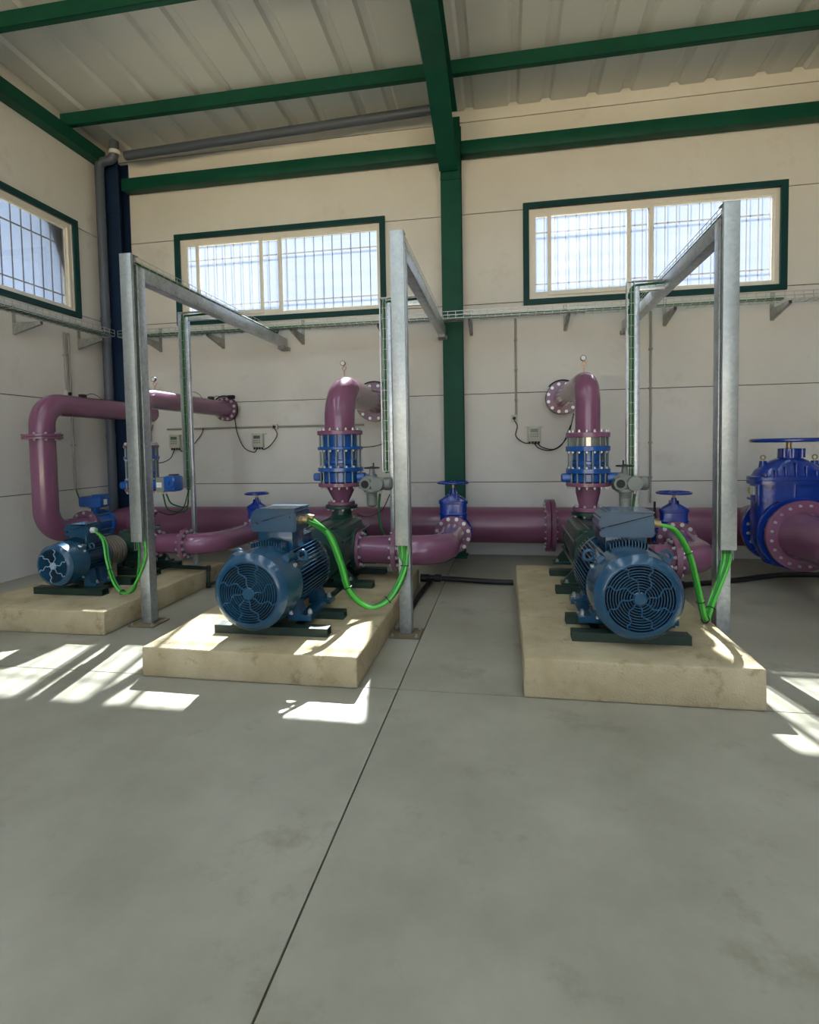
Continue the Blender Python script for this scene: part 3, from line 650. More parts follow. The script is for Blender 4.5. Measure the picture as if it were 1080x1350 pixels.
# ================================================================== gate valves
def handwheel(parent, x, y, z, R, m, tilt=0, spokes=5, r=.013):
    w = MB(); w.torus((x, y, z), (0, 0, 1), R-r, r, 48, 10)
    w.lathe([(-.022, R*.12), (-.018, R*.17), (.014, R*.17), (.02, R*.1)], (x, y, z), (0, 0, 1), n=20)
    for k in range(spokes):
        q = 2*math.pi*(k+.2)/spokes; w.tube([(x+math.cos(q)*R*.1, y+math.sin(q)*R*.1, z), (x+math.cos(q)*(R-r), y+math.sin(q)*(R-r), z)], r*.75, 8)
    return w.build('handwheel', m, parent)
def gate_valve(x, y0, zc, zw, hw, R, Rf, label, big=False, stub_to=None, g=None):
    """y0 front flange face; zc bore; zw wheel height; hw bonnet half width"""
    L = hw*1.35 if not big else .40; y1 = y0+L; yc = (y0+y1)/2; m = 'gate_blue'; H = zw-zc
    t = thing('gate_valve', label, 'valve', (x, yc, zc-Rf))
    ft = .030 if not big else .04
    nb = 12 if not big else 20
    flange(t, (x, y0+ft/2, zc), (0, 1, 0), Rf, ft, m, nb, .013 if not big else .013, .02, (1,), n=48)
    flange(t, (x, y1-ft/2, zc), (0, 1, 0), Rf, ft, m, nb, .013 if not big else .013, .02, (-1,), n=48)
    hy = L/2-ft-.012
    MB().lathe([(y0+.01, Rf*.72), (yc-hy*.4, Rf*.80), (yc+hy*.4, Rf*.80), (y1-.01, Rf*.72)], (x, 0, zc), (0, 1, 0), n=40).build('bore', m, t)
    e = 3.4
    if not big:
        zb = zc+H*.36; zd = zc+H*.63; zn = zc+H*.78
        body = [(zc-Rf*.85, hw*.35, hy*.6, 3), (zc-Rf*.6, hw*.75, hy*.8, 3), (zc, hw*.92, hy, e), (zb, hw*.94, hy, e), (zb+.008, hw*1.0, hy*1.08, e), (zb+.024, hw*1.0, hy*1.08, e), (zb+.032, hw*.94, hy, e), (zd-.028, hw*.95, hy, e), (zd-.024, hw*1.02, hy*1.1, e), (zd, hw*1.02, hy*1.1, e)]
        bon = [(zd, hw*1.02, hy*1.1, e), (zd+.012, hw*1.0, hy*1.06, e), (zd+(zn-zd)*.6, hw*.62, hy*.8, 3), (zn, hw*.30, hy*.5, 2.6), (zn+.01, hw*.20, hw*.20, 2), (zc+H*.89, hw*.18, hw*.18, 2), (zc+H*.895, hw*.13, hw*.13, 2)]
        MB().loft(body, x, yc).build('body', m, t); MB().loft(bon, x, yc).build('bonnet', m, t)
        for sx in (-1, 1):
            b = MB(); b.prism([(x+sx*hw*.22, zd+.01), (x+sx*hw*.30, zd+.01), (x+sx*hw*.30, zn-.02), (x+sx*hw*.22, zn+.03)], lambda p, q, a: (p, a, q), yc-hy*1.0, yc+hy*.9); b.build('rib', m, t)
            place('bolt', bolt_mesh(.010, .03, 'zinc'), t, orient((x+sx*hw*.9, yc, zd), (0, 0, 1)))
        sr = .016
    else:
        z1, z2, z3, z4 = zc+.165, zc+.33, zc+.53, zc+.755
        body = [(zc-Rf*.98, .14, hy*.6, 3), (zc-Rf*.9, .22, hy*.8, 3), (zc-.1, hw*.97, hy, 4), (z2-.008, hw*.97, hy, 4), (z2-.004, hw*1.05, hy*1.18, 4), (z2+.016, hw*1.05, hy*1.18, 4), (z2+.018, hw*.97, hy, 4), (z3-.04, hw*.98, hy, 4), (z3-.036, hw*1.07, hy*1.24, 4), (z3, hw*1.07, hy*1.24, 4)]
        bon = [(z3+.006, hw*1.07, hy*1.24, 4), (z3+.04, hw*1.06, hy*1.22, 4), (z3+.05, hw*.97, hy, 3.4), (z3+.10, hw*.90, hy*.95, 3), (z3+.15, hw*.74, hy*.85, 2.8), (z3+.185, hw*.56, hy*.75, 2.6), (z3+.20, hw*.50, hy*.7, 2.6), (z4, hw*.34, hy*.6, 2.6), (z4+.004, hw*.30, hw*.30, 2), (z4+.10, hw*.29, hw*.29, 2), (z4+.105, hw*.15, hw*.15, 2)]
        MB().loft(body, x, yc, n=48).build('body', m, t); MB().loft(bon, x, yc, n=48).build('bonnet', m, t)
        for k in range(-3, 4):
            xx = x+k*hw*.27; zz = z3+.17-abs(k)*.035
            b = MB(); b.box((xx-.013, yc-hy*1.16, z3+.03), (xx+.013, yc-hy*.5, zz+.01), .006); b.build('rib', m, t)
        for xx in (x-hw*.02, x-hw*.99, x+hw*.99): b = MB(); b.box((xx-.014, yc-hy*1.12, zc+Rf*.75), (xx+.014, yc-hy*.7, z3-.03), .005); b.build('rib', m, t)
        for k in range(-1, 2): MB().cyl((x+k*hw*.24, yc-hw*.24, z4+.01), (x+k*hw*.24, yc-hw*.24, z4+.10), .03, n=12).build('boss', m, t)
        for sx in (-1, 1):
            e_ = MB(); c = V((x+sx*hw*.70, yc, z3+.235)); e_.torus(c, (0, 1, 0), .022, .007, 18, 8); e_.cyl(c-V((0, 0, .04)), c-V((0, 0, .02)), .01, n=8); eo = e_.build('eye_bolt', 'brass', t)
            MB().loft([(z3+.12, .04, .04, 3), (z3+.20, .03, .03, 3)], x+sx*hw*.70, yc, n=16).build('eye_boss', m, t)
        bx('name_tag', (x-hw*1.0-.004, yc-.05, zc+.38), (x-hw*.97+.0, yc+.03, zc+.47), 'label_white', t); bx('name_tag', (x-hw*1.0-.003, yc+.04, zc+.39), (x-hw*.97, yc+.08, zc+.45), 'label_yellow', t)
        sr = .024
    MB().cyl((x, yc, zc+H*.86), (x, yc, zw), sr, n=14).build('stem', 'brass', t)
    handwheel(t, x, yc, zw, R, m, r=.012 if not big else .021)
    return y1
ya = gate_valve(-.595, 6.20, .485, 1.075, .165, .190, .212, 'blue gate valve with handwheel in front of the green column')
yb = gate_valve(1.765, 6.05, .47, .965, .145, .180, .205, 'blue gate valve with handwheel between the post and the stack with the bare steel sleeve')
yc_ = gate_valve(-3.03, 6.22, .495, .955, .125, .150, .168, 'small blue gate valve with handwheel behind the middle motor terminal box')
YB = 5.98
yd_ = gate_valve(2.88, YB, .56, 1.50, .345, .355, .365, 'very large blue gate valve with ribbed bonnet and wide handwheel', big=True)
# manifold with branches
mf = thing('manifold_pipe', 'long purple manifold pipe lying along the foot of the back wall', 'pipe', (0, MY, 0))
MB().tube(fillet([(-5.27, 6.435, .55), (-5.27, MY, MZ), (3.9, MY, MZ)], .36, 12), [.15, .17, .19, .205, .215]+[MR]*10, 40).build('pipe', 'purple_dark', mf)
for dx in (-.032, .032): flange(mf, (.55+dx, MY, MZ), (1, 0, 0), .325, .055, 'purple_dark', 20, .013, .02, (1 if dx > 0 else -1,), n=48)
for xx, yy, zz, r, Rf in ((-.595, ya, .485, .14, .212), (1.765, yb, .47, .13, .205), (-3.03, yc_, .495, .11, .168), (2.88, yd_, .56, .235, .365)):
    MB().tube([(xx, yy+.02, zz), (xx, MY-.05, MZ if zz < .55 else .52)], r, 32).build('branch', 'purple_dark', mf)
    flange(mf, (xx, yy+.018, zz), (0, 1, 0), Rf, .032, 'purple_dark', 0, n=40)
for xx in (-2.1, 3.4): bx('support', (xx-.05, MY-.12, 0), (xx+.05, MY+.12, MZ-MR+.03), 'purple_dark', mf)
# big pipe towards the camera
bp = thing('header_pipe', 'fat purple pipe with bolted flange on the large gate valve', 'pipe', (2.88, 4.5, 0))
MB().cyl((2.88, YB-.11, .56), (2.88, 2.2, .56), .243, n=48).build('pipe', 'purple', bp)
flange(bp, (2.88, YB-.115, .56), (0, 1, 0), .350, .04, 'purple', 20, .011, .03, (-1,), n=56)
MB().cyl((2.88, YB-.10, .56), (2.88, YB-.001, .56), .25, n=40).build('gasket_sleeve', 'gate_blue', bp)
for k in range(20):
    q_ = 2*math.pi*(k+.5)/20; place('stud', stud_mesh(.10, .009), bp, orient((2.88+math.cos(q_)*.303, YB-.10, .56+math.sin(q_)*.303), (0, 1, 0)))
for yy in (4.6, 2.9): bx('saddle', (2.72, yy, 0), (3.04, yy+.12, .35), 'galv_dull', bp)
# bypass at the left wall
XB = -5.27; YB0 = 5.51
by = thing('bypass_pipe', 'purple bypass pipe bent up beside the left wall and into the back wall', 'pipe', (XB, YB0, 0))
MB().tube(fillet([(XB, 7.499, 2.07), (XB, YB0, 2.07), (XB, YB0, .56), (XB, 6.12, .56)], [0, .26, .28, 0], 14), .132, 36).build('pipe', 'purple', by)
for dz in (-.016, .016): flange(by, (XB, YB0, 1.69+dz), (0, 0, 1), .205, .028, 'purple', 10, .012, .02, (1 if dz > 0 else -1,))
flange(by, (XB, 6.10, .56), (0, 1, 0), .20, .04, 'purple', 10, .014, .02, (-1,))
bv = thing('butterfly_valve', 'blue motorised butterfly valve on the purple bypass at the left wall', 'valve', (XB, 6.28, .3))
MB().lathe([(6.125, .185), (6.155, .185), (6.16, .15), (6.39, .15), (6.395, .185), (6.43, .185)], (XB, 0, .56), (0, 1, 0), n=36).build('body', 'blue', bv)
for q in range(10):
    d = (math.cos(q*.628+.3)*.17, math.sin(q*.628+.3)*.17)
    o = place('stud', stud_mesh(.26, .008), bv, orient((XB+d[0], 6.15, .56+d[1]), (0, 1, 0)))
MB().cyl((XB, 6.28, .69), (XB, 6.28, .80), .05, n=16).lathe([(.78, .08), (.80, .08)], (XB, 6.28, 0), (0, 0, 1), n=20).build('neck', 'blue', bv)
ab = MB(); ab.box((XB-.17, 6.18, .79), (XB+.16, 6.38, .93), .03); ab.build('actuator_box', 'blue', bv)
MB().box((XB+.02, 6.19, .92), (XB+.15, 6.37, .955), .012).build('actuator_lid', 'blue', bv)
bx('nameplate', (XB+.158, 6.24, .82), (XB+.163, 6.30, .89), 'label_white', bv)

# ================================================================== valve actuators
def grey_actuator(x, y, z, xv, yv, label):
    t = thing('valve_actuator', label, 'actuator', (x, y, z-.2)); m = 'act_grey'
    gb = MB(); gb.box((xv, yv-.07, z+.005), (x+.03, yv+.03, z+.10), .02); gb.build('gearbox', 'blue', t)
    MB().lathe([(0, .05), (.0, .085), (.02, .10), (.11, .10), (.15, .08), (.17, .06)], (x-.02, y-.08, z), (0, 1, 0), n=10).build('housing', m, t)
    MB().lathe([(0, .045), (.0, .062), (.012, .066), (.08, .066)], (x-.055, y-.13, z), (0, 1, 0), n=8).build('control_cover', m, t)
    MB().cyl((x-.055, y-.136, z), (x-.055, y-.128, z), .040, n=20).build('sight_glass', 'black', t)
    MB().lathe([(0, .05), (0, .066), (.02, .068), (.12, .068)], (x+.07, y-.15, z), (0.12, 1, 0), n=28).build('end_cover', m, t)
    MB().lathe([(0, .05), (.02, .056), (.07, .056), (.08, .066), (.13, .066), (.15, .05)], (x+.06, y-.05, z), (1, 0, 0), n=20).build('switch_housing', m, t)
    pr = []
    for i in range(8): a = .085+.016*i; pr += [(a, .060-.001*i), (a+.004, .054), (a+.011, .054), (a+.014, .060-.001*i)]
    MB().lathe([(.05, .075), (.08, .078), (.083, .066)]+pr+[(.225, .05), (.235, .02)], (x+.0, y-.06, z), (0, 0, -1), n=24).build('motor_case', m, t)
    MB().cyl((x, y-.04, z+.08), (x, y-.04, z+.155), .034, .026, n=14).build('drive_neck', m, t)
    hw = MB(); hw.torus((x, y-.04, z+.165), (0, 0, 1), .075, .008, 32, 8); hw.cyl((x, y-.04, z+.15), (x, y-.04, z+.18), .02, n=12)
    for q in range(3): hw.tube([(x, y-.04, z+.165), (x+math.cos(q*2.09)*.073, y-.04+math.sin(q*2.09)*.073, z+.165)], .007, 6)
    hw.cyl((x, y+.03, z+.165), (x, y+.03, z+.215), .008, n=8); hw.build('handwheel', 'act_dark', t)
    MB().cyl((x+.085, y-.06, z-.10), (x+.085, y-.06, z-.05), .016, n=10).build('gland', 'zinc', t)
    MB().tube(spline([(x+.085, y-.06, z-.09), (x+.07, y-.06, z-.25), (x+.085, y-.04, z-.45), (x+.14, y+.02, z-.62)]), .013, 10).build('cable', 'cable_dark', t)
    return t
grey_actuator(-1.35, 5.50, 1.125, -1.50, Y2, 'grey electric valve actuator with handwheel on the middle valve stack')
grey_actuator(1.12, 5.46, 1.12, .97, Y3, 'grey electric valve actuator with handwheel on the stack with the bare steel sleeve')
a1 = thing('valve_actuator', 'blue and grey box actuator hanging beside the left post', 'actuator', (-3.62, 5.33, 1.05))
MB().cyl((-3.80, 5.410, 1.13), (-3.70, 5.390, 1.13), .05, n=16).build('mount', 'blue', a1)
MB().box((-3.70, 5.290, 1.06), (-3.60, 5.450, 1.22), .012).build('switch_box', 'act_grey', a1); bx('label_plate', (-3.685, 5.285, 1.11), (-3.625, 5.291, 1.165), 'label_white', a1)
MB().box((-3.60, 5.270, 1.065), (-3.46, 5.450, 1.235), .03).build('gear_case', 'blue', a1)
MB().torus((-3.50, 5.265, 1.15), (0, 1, 0), .032, .008, 24, 8).build('position_ring', 'blue', a1)
MB().box((-3.57, 5.330, 1.23), (-3.49, 5.410, 1.25), .006).build('cap', 'act_dark', a1)
for dx in (-.67, -.63): MB().cyl((-3+dx, 5.370, 1.035), (-3+dx, 5.370, 1.065), .012, n=10).build('gland', 'pvc_white', a1)
#PART3
# ================================================================== gantries of galvanised steel
def wire_tray(p0, p1, wdir, hdir, w, h, step=.1, r=.0025, nl=4):
    """wire basket from p0 to p1 (centre of its floor)"""
    p0, p1, wd, hd = V(p0), V(p1), V(wdir), V(hdir); mb = MB(); L = (p1-p0).length; d = (p1-p0)/L
    for k in range(nl): mb.tube([p0+wd*w*(k/(nl-1)-.5), p1+wd*w*(k/(nl-1)-.5)], r, 4)
    for s in (-1, 1):
        for hh in (.5, 1): mb.tube([p0+wd*w*.5*s+hd*h*hh, p1+wd*w*.5*s+hd*h*hh], r, 4)
    n = int(L/step)
    for i in range(n+1):
        c = p0+d*(L*i/n)
        mb.tube([c-wd*w*.5+hd*h, c-wd*w*.5, c+wd*w*.5, c+wd*w*.5+hd*h], r, 4)
    return mb
def run(pts, r, m, parent, name='cable', n=8): return MB().tube(pts, r, n).build(name, m, parent)
def gantry(x, label, arm_end=7.42, ncab=4):
    yl, yp0, yp1, zt = 4.115, 4.20, 4.30, 3.05
    t = thing('support_gantry', label, 'support', (x, 4.25, 0))
    bp_ = MB(); bp_.box((x-.12, 4.115, 0), (x+.12, 4.355, .012), .003); bp_ = bp_.build('base_plate', 'plate', t)
    for sx in (-1, 1):
        for yy in (4.145, 4.325): place('bolt', bolt_mesh(.010, .02, 'zinc'), bp_, orient((x+sx*.095, yy, .012), (0, 0, 1)))
    ps = MB(); ps.box((x-.048, yp0, .012), (x+.048, yp1, zt+.01), .006); ps.build('post', 'galv', t)
    am = MB(); am.box((x-.048, yp1-.005, zt-.105), (x+.048, arm_end, zt+.01), .006); am.build('arm', 'galv', t)
    bx('wall_plate', (x-.06, arm_end-.002, zt-.15), (x+.06, 7.496 if arm_end > 7.3 else 7.255, zt-.105), 'galv_dull', t); bx('end_bracket', (x-.045, arm_end-.14, zt-.15), (x+.045, arm_end, zt-.106), 'galv_dull', t)
    # lid: shallow folded sheet in front of the vertical tray
    lb = MB(); lb.box((x-.052, yl, .735), (x+.052, yl+.004, 3.135), .0015); lb.box((x-.052, yl+.003, .735), (x-.049, yl+.03, 3.135)); lb.box((x+.049, yl+.003, .735), (x+.052, yl+.03, 3.135)); lb.box((x-.052, yl, 3.132), (x+.052, yp0+.02, 3.136))
    lb.build('tray_lid', 'lid_light', t)
    wire_tray((x, yp0-.004, .66), (x, yp0-.004, 3.11), (1, 0, 0), (0, -1, 0), .08, .055, .1).build('wire_tray', 'galv_dull', t)
    wire_tray((x, yp0-.03, zt+.013), (x, arm_end+.05-.25, zt+.013), (1, 0, 0), (0, 0, 1), .085, .065, .1).build('wire_tray', 'zinc', t)
    for k in range(ncab):
        xx = x-.028+.056*k/max(1, ncab-1)
        run(fillet([(xx, yp0-.025, .70), (xx, yp0-.025, 3.085), (xx, yp0+.1, zt+.03), (xx, arm_end-.1, zt+.03), (xx, 7.13, 3.17)], [0, .05, .03, .05, 0], 5), .011, 'cable_dark', t)
    return t
gantry(-3.075, 'galvanised steel post and arm beside the plinth by the left wall', ncab=2)
gantry(-.79, 'galvanised steel post and arm beside the middle plinth', 7.18)
gantry(1.545, 'galvanised steel post and arm beside the plinth nearest the large gate valve')
def dropper(x, y, z0, xa, label, zb):
    t = thing('cable_dropper', label, 'support', (x, y, z0)); zt = 2.985
    p = MB(); p.box((x-.022, y-.022, z0+.01), (x+.022, y+.022, zt), .004); p.box((min(x, xa), y-.02, zt-.045), (max(x, xa), y+.02, zt-.002), .004); p.build('post', 'galv', t)
    bx('foot_plate', (x-.06, y-.06, z0), (x+.06, y+.06, z0+.01), 'galv_dull', t)
    wire_tray((x-.026, y, zb), (x-.026, y, zt+.05), (0, 1, 0), (-1, 0, 0), .055, .062, .1).build('wire_tray', 'zinc', t)
    bx('tray_rail', (x-.095, y-.03, zb), (x-.088, y+.03, zt+.05), 'galv', t); bx('tray_rail', (x-.095, y-.03, zt+.045), (xa-.03, y+.03, zt+.052), 'galv', t)
    for k in range(2): run(fillet([(x-.05+.022*k-.01, y-.012, zb-.02), (x-.05+.022*k-.01, y-.012, zt+.01), (xa, y-.012, zt+.022), (xa, y+.2, 3.10)], [0, .06, .03, 0], 6), .011, 'cable_dark', t)
    return t
dropper(-3.475, 5.64, P1, -3.10, 'thin galvanised cable post standing on the plinth by the left wall', 1.08)
dropper(-1.165, 5.58, P2, -.82, 'thin galvanised cable post behind the middle gantry post', 1.25)
dropper(1.255, 5.56, P3, 1.52, 'thin galvanised cable post standing on the plinth nearest the large gate valve', 1.05)
# ------------------------------------------------------------------ power cables of the motors
def power(label, glands, pts, n, r, post, ties, cols):
    t = thing('power_cable_bundle', label, 'cable', (pts[-1][0], pts[-1][1], pts[len(pts)//2][2]))
    ctr = spline([glands[0]]+pts, 12)
    for k in range(n):
        g = glands[k % len(glands)]; a = 2*math.pi*k/n+.6; off = V((math.cos(a)*r*1.2, math.sin(a)*r*1.2, 0)) if n > 1 else V((0, 0, 0))
        P = [g+V((-.01, 0, (k//2)*.0))]+[V(p)+off for p in pts[:-2]]
        ex = V((post+(-.028+.056*k/max(1, n-1)), 4.175, 0))
        for p in pts[-2:]: P.append(V((ex.x, ex.y, p[2])))
        run(spline(P, 10), r, cols[k % len(cols)], t, n=10)
    for f in ties:
        i = int(f*(len(ctr)-1)); tt = (ctr[min(i+1, len(ctr)-1)]-ctr[i-1])
        MB().torus(ctr[i], tt, r*2.3, .004, 20, 6).build('cable_tie', 'black', t)
    return t
power('bright green power cables looping from the middle motor to its post', G2, [V((-1.335, 3.97, .845)), V((-1.245, 3.98, .62)), V((-1.18, 3.99, .40)), V((-1.04, 4.02, .275)), V((-.89, 4.08, .33)), V((-.79, 4.15, .52)), V((-.79, 4.17, .66)), V((-.79, 4.17, .82))], 4, .0135, -.79, (.36, .62, .8), ['cable_green', 'cable_highlight'])
power('bright green power cables hanging from the motor nearest the large gate valve to its post', G3, [V((1.14, 3.96, .90)), V((1.235, 3.97, .74)), V((1.295, 3.98, .52)), V((1.335, 3.99, .33)), V((1.37, 4.02, .272)), V((1.43, 4.08, .38)), V((1.545, 4.17, .64)), V((1.545, 4.17, .82))], 4, .0115, 1.545, (.25, .45, .6, .72), ['cable_green', 'cable_highlight'])
power('green power cables looping from the small left motor to its post', G1, [V((-3.60, 4.38, .70)), V((-3.54, 4.34, .52)), V((-3.45, 4.30, .34)), V((-3.33, 4.26, .255)), V((-3.20, 4.22, .31)), V((-3.08, 4.17, .58)), V((-3.075, 4.17, .82))], 2, .0095, -3.075, (.35, .55), ['cable_green', 'cable_highlight'])
# ------------------------------------------------------------------ wall cable trays
tr = thing('cable_tray', 'long wire mesh cable tray with green cables along the back wall', 'cable tray', (.7, 7.11, 3.19))
wire_tray((-5.40, 7.11, 3.128), (6.9, 7.11, 3.128), (0, 1, 0), (0, 0, 1), .19, .085, .1, .004).build('wire_mesh', 'zinc', tr)
for k in range(7): run([(-5.4, 7.04+.022*k, 3.143+.006*(k % 2)), (-2.5, 7.045+.022*k, 3.145), (1.0 if k > 2 else 3.2, 7.04+.022*k, 3.143)], .011, 'cable_dark', tr)
tr2 = thing('cable_tray', 'wire mesh cable tray with green cables along the left wall', 'cable tray', (-5.5, 5, 3.1))
wire_tray((-5.52, 1.5, 3.13), (-5.52, 6.98, 3.13), (1, 0, 0), (0, 0, 1), .19, .085, .1, .004).build('wire_mesh', 'zinc', tr2)
for k in range(7): run([(-5.59+.022*k, 1.5, 3.145), (-5.59+.022*k, 6.95, 3.145+.006*(k % 2))], .011, 'cable_dark', tr2)
def bracket(fn, label, group, reach=.44):
    t = thing('tray_bracket', label, 'bracket', fn(0, 0, 3.05), group)
    def P(a0, a1, d0, d1, z0, z1, nm, m):
        p, q = fn(a0, d0, z0), fn(a1, d1, z1); return bx(nm, [min(x, y) for x, y in zip(p, q)], [max(x, y) for x, y in zip(p, q)], m, t)
    P(-.022, .022, .0015, .012, 2.98, 3.33, 'wall_plate', 'galv_dull')
    b = MB(); b.prism([(.012, 2.99), (.012, 3.12), (reach, 3.12), (reach, 3.085)], lambda d, z, a: fn(a, d, z), -.02, .02); b.build('cantilever', 'galv_dull', t, smooth=False)
    P(-.016, .016, reach, reach+.006, 3.085, 3.12, 'end_cap', 'act_dark')
    for z in (3.015, 3.30): place('bolt', bolt_mesh(.010, .016, 'zinc'), t, orient(fn(0, .012, z), V(fn(0, 1, 0))-V(fn(0, 0, 0))))
for x, w_ in ((-5.06, 'next to the navy corner column'), (-4.05, 'above the slim purple wall flange'), (-2.82, 'just right of the left gantry arm end'), (-1.62, 'just left of the middle gantry post'), (-.43, 'just right of the green column'), (.80, 'under the left end of the right-hand window'), (2.03, 'just right of the right-hand thin cable post'), (3.28, 'under the right end of the right-hand window')):
    bracket(lambda a, d, z, x=x: (x+a, D-d, z), 'galvanised bracket under the back wall cable tray, '+w_, 'tray brackets on the back wall')
for y, w_ in ((5.71, 'under the middle of the left wall window'), (6.72, 'at the corner end of the left wall window')):
    bracket(lambda a, d, z, y=y: (XL+d, y+a, z-.06), 'galvanised bracket under the left wall tray, '+w_, 'tray brackets on the left wall', .38)
# ------------------------------------------------------------------ conduits, sockets, meters
def conduit(pts, label, clips=()):
    t = thing('conduit', label, 'conduit', pts[-1]); run(pts, .015, 'conduit', t, 'tube', 10)
    for c in clips: MB().box(V(c)-V((.022, .022, .012)), V(c)+V((.022, .022, .012)), .004).build('clip', 'conduit', t)
yw = D-.016
conduit([(.157, yw, 3.18), (.157, yw, 1.905)], 'vertical grey conduit dropping from the tray to the socket right of the green column', [(.157, yw-.002, z) for z in (2.9, 2.5, 2.1)])
conduit([(1.86, yw, 3.18), (1.86, yw, .72)], 'vertical grey conduit dropping down the back wall beside the thin cable post', [(1.86, yw-.002, z) for z in (2.7, 2.2, 1.5, 1.05)])
conduit([(-5.0, yw, 1.825), (-3.315, yw, 1.825)], 'horizontal grey conduit on the wall between the two meters left of the socket', [(-4.3, yw-.002, 1.825)])
conduit([(-3.235, yw, 1.825), (-1.95, yw, 1.822)], 'horizontal grey conduit on the wall leading to the thick purple elbow', [(-2.6, yw-.002, 1.825)])
conduit([(XL+.017, 6.45, 3.1), (XL+.017, 6.45, 2.33)], 'vertical grey conduit on the left wall above the bypass pipe', [(XL+.018, 6.45, 2.8)])
conduit([(XL+.017, 6.52, 3.1), (XL+.017, 6.52, 1.0)], 'long vertical grey conduit on the left wall behind the bypass pipe', [(XL+.018, 6.52, 1.6)])
cb = thing('control_cable', 'green cable dangling from the left wall conduit to the bypass valve actuator', 'cable', (XL+.02, 6.5, 1))
def socket(x, y, z, label, wall='b'):
    t = thing('socket_box', label, 'socket', (x, y, z)); 
    if wall == 'b': MB().box((x-.04, D-.055, z-.04), (x+.04, D-.001, z+.04), .008).build('case', 'box_grey', t); MB().cyl((x, D-.075, z-.005), (x, D-.05, z-.005), .022, n=14).build('plug', 'black', t)
    else: MB().box((XL+.001, y-.04, z-.04), (XL+.055, y+.04, z+.04), .008).build('case', 'box_grey', t); MB().cyl((XL+.05, y, z-.005), (XL+.075, y, z-.005), .022, n=14).build('plug', 'black', t)
socket(.13, 0, 1.86, 'grey socket box under the conduit right of the green column'); socket(-3.275, 0, 1.825, 'grey socket box on the horizontal conduit left of the thick purple elbow')
socket(0, 6.45, 2.29, 'grey socket box on the left wall above the bypass pipe', 'l')
def meter(x, z, label, cables):
    t = thing('flow_meter_display', label, 'meter', (x, D, z-.12)); y = D
    MB().box((x-.085, y-.07, z-.10), (x+.085, y-.002, z+.10), .012).build('case', 'box_grey', t)
    fr = MB().box((x-.07, y-.078, z-.06), (x+.07, y-.069, z+.085), .004).build('front', 'box_grey', t)
    bx('screen', (x-.05, y-.0805, z+.025), (x+.05, y-.077, z+.07), 'lcd', fr)
    for i in range(2):
        for j in range(4): bx('key', (x-.05+.027*j, y-.081, z-.04+.03*i), (x-.032+.027*j, y-.077, z-.022+.03*i), 'act_grey', fr)
    for k in range(4): MB().cyl((x-.06+.04*k, y-.036, z-.13), (x-.06+.04*k, y-.036, z-.098), .013, n=10).build('gland', 'black', t)
    for xx in (-.10, .10): bx('ear', (x+xx-.018, y-.012, z+.085), (x+xx+.018, y-.001, z+.105), 'box_grey', t)
    for c in cables: run(spline([(x+c[0], y-.036, z-.12)]+c[1], 10), .007, 'rubber', t, n=6)
meter(-4.86, 1.64, 'grey flow meter display on the wall behind the slim purple elbow', [(-.02, [(-4.95, 7.44, 1.38), (-5.15, 7.44, 1.33), (-5.28, 7.44, 1.5), (-5.2, 7.43, 1.9)]), (.06, [(-4.74, 7.45, 1.49), (-4.62, 7.46, 1.54), (-4.45, 7.47, 1.72), (-4.4, 7.47, 1.83)])])
meter(-3.54, 1.63, 'grey flow meter display on the wall right of the slim purple wall flange', [(-.02, [(-3.6, 7.44, 1.46), (-3.75, 7.44, 1.53), (-3.85, 7.44, 1.75), (-3.88, 7.43, 2.0)]), (.06, [(-3.44, 7.45, 1.5), (-3.34, 7.45, 1.56), (-3.24, 7.45, 1.70), (-3.27, 7.44, 1.80)])])
meter(.39, 1.64, 'grey flow meter display on the wall below the thinner purple wall flange', [(.04, [(.5, 7.44, 1.46), (.66, 7.44, 1.44), (.82, 7.44, 1.6), (.9, 7.44, 1.9)]), (.0, [(.45, 7.43, 1.45), (.6, 7.43, 1.42), (.75, 7.43, 1.5), (.86, 7.43, 1.75)]), (-.06, [(.25, 7.45, 1.53), (.15, 7.45, 1.62), (.17, 7.45, 1.75), (.13, 7.44, 1.83)])])
def wire(name, label, pts, r, m, cat='cable'):
    return tag(MB().tube(spline(pts, 10), r, 8).build(name, m), label, cat)
bpy.data.objects.remove(cb)
wire('control_cable', 'green cable from the left wall conduit to the bypass valve actuator', [(XL+.02, 6.52, 1.02), (XL+.05, 6.52, .93), (-5.60, 6.42, .82), (-5.46, 6.28, .80)], .010, 'cable_dark')
wire('sensor_cable', 'thin dark cable from the middle check valve up to the wall flange', [(-1.45, 5.45, 1.50), (-1.28, 5.6, 1.53), (-1.15, 6.0, 1.66), (-1.2, 6.6, 1.9)], .005, 'rubber')
wire('control_cable', 'green cables drooping from the blue and grey box actuator', [(-3.67, 5.37, 1.035), (-3.645, 5.42, .86), (-3.56, 5.6, .82), (-3.535, 5.63, .95), (-3.53, 5.63, 1.10)], .008, 'cable_dark')
wire('control_cable', 'shorter green cable from the blue and grey box actuator to the thin post', [(-3.63, 5.37, 1.035), (-3.605, 5.43, .92), (-3.54, 5.6, .87), (-3.53, 5.63, 1.0), (-3.525, 5.63, 1.10)], .008, 'cable_dark')
wire('sensor_cable', 'thin dark cable from the dropper past the small pump to the plinth', [(-3.52, 5.63, 1.08), (-3.55, 5.55, .86), (-3.62, 5.42, .80), (-3.72, 5.32, .84), (-3.74, 5.28, .72)], .005, 'rubber')
wire('sensor_cable', 'thin dark cable looping under the grey actuator of the middle stack', [(-1.16, 5.44, 1.02), (-1.24, 5.40, .86), (-1.38, 5.36, .80), (-1.50, 5.34, .83)], .005, 'rubber')
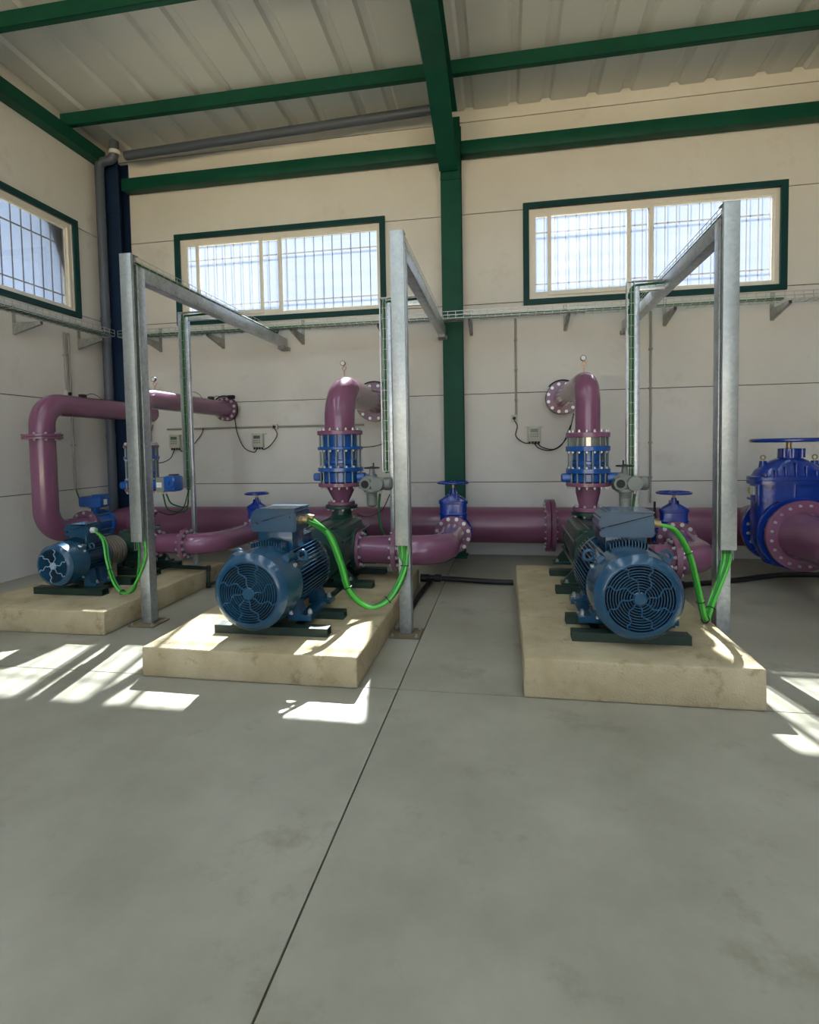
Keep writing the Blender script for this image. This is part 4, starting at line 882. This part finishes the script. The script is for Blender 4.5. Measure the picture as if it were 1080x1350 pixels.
# strap-on sensors over the wall flanges
for x, z, R, lb in ((-1.76, 2.12, .265, 'black sensor strap over the thick purple wall flange'), (.745, 2.10, .212, 'black sensor strap over the thinner purple wall flange'), (-3.97, 2.09, .172, 'black sensor strap over the slim purple wall flange')):
    s = thing('sensor_strap', lb, 'sensor', (x, 7.3, z)); MB().torus((x, 7.31, z), (0, 1, 0), R+.012, .011, 24, 8, math.radians(40), math.radians(120)).build('strap', 'black', s)
    MB().box((x+R*.5, 7.24, z+R*.80), (x+R*.5+.09, 7.31, z+R*.80+.05), .008).build('sensor_head', 'black', s)
for x, y, z, lb in ((-3.96, 6.35, 2.205, 'small black clamp sensor on the slim purple pipe near the thin post'), (-3.965, 6.95, 2.205, 'small black clamp sensor on the slim purple pipe near the wall flange'), (-5.27, 6.15, 2.205, 'small black clamp sensor on the bypass pipe')):
    s = thing('clamp_sensor', lb, 'sensor', (x, y, z)); MB().box((x-.03, y-.04, z-.012), (x+.03, y+.04, z+.03), .006).build('case', 'black', s)
    MB().tube(spline([(x, y+.04, z+.01), (x+.04, y+.1, z+.045), (x+.07, y+.18, z+.02), (x+.08, y+.24, z-.03)], 8), .004, 6).build('lead', 'rubber', s)
# ------------------------------------------------------------------ drain hoses
h = thing('drain_hose', 'black drain hose lying on the floor between the middle and far plinths', 'hose', (-.4, 5.9, 0))
MB().tube([(-.90, 5.90, .05), (-.6, 5.90, .045), (-.2, 5.88, .032), (.08, 5.87, .030)], .028, 14).build('hose', 'rubber', h)
MB().tube(spline([(-.80, 5.88, .045), (-.83, 5.6, .03), (-.85, 5.2, .024), (-.852, 4.75, .022)], 8), .022, 12).build('branch_hose', 'rubber', h)
MB().cyl((-.93, 5.9, .05), (-.83, 5.9, .05), .042, n=16).cyl((-.77, 5.9, .05), (-.70, 5.9, .05), .042, n=16).cyl((-.85, 5.9, .05), (-.75, 5.9, .05), .034, n=16).build('tee', 'black', h)
h = thing('drain_hose', 'black drain hose lying on the floor under the large gate valve', 'hose', (2.3, 6.1, 0))
MB().tube(spline([(1.44, 5.88, .03), (1.75, 5.92, .03), (2.4, 6.2, .03), (3.0, 6.5, .03), (3.6, 6.55, .03)], 8), .028, 14).build('hose', 'rubber', h)
MB().torus((1.80, 5.93, .03), (.9, .2, 0), .034, .008, 20, 8).build('clamp', 'black', h)
h = thing('drain_pipe', 'dark drain pipe bent over the edge of the plinth by the left wall', 'pipe', (-3.2, 5.3, 0))
MB().tube(fillet([(-3.66, 5.46, P1+.02), (-3.19, 5.42, P1+.018), (-3.19, 5.40, .03), (-3.16, 5.85, .03)], [0, .03, .03, 0], 5), .019, 12).build('pipe', 'frame_green', h)
for p in ((-3.19, 5.42, P1+.014), (-3.19, 5.405, .036)): MB().lathe([(-.03, .024), (.03, .024)], p, (0, 0, 1), n=14).build('elbow_socket', 'black', h)
# lifting chain hook beside the gate valve
wire('cable_tail', 'short black cable tail sticking up beside the gate valve near the right-hand post', [(1.60, 6.25, .86), (1.60, 6.25, .76), (1.61, 6.25, .68)], .012, 'rubber')
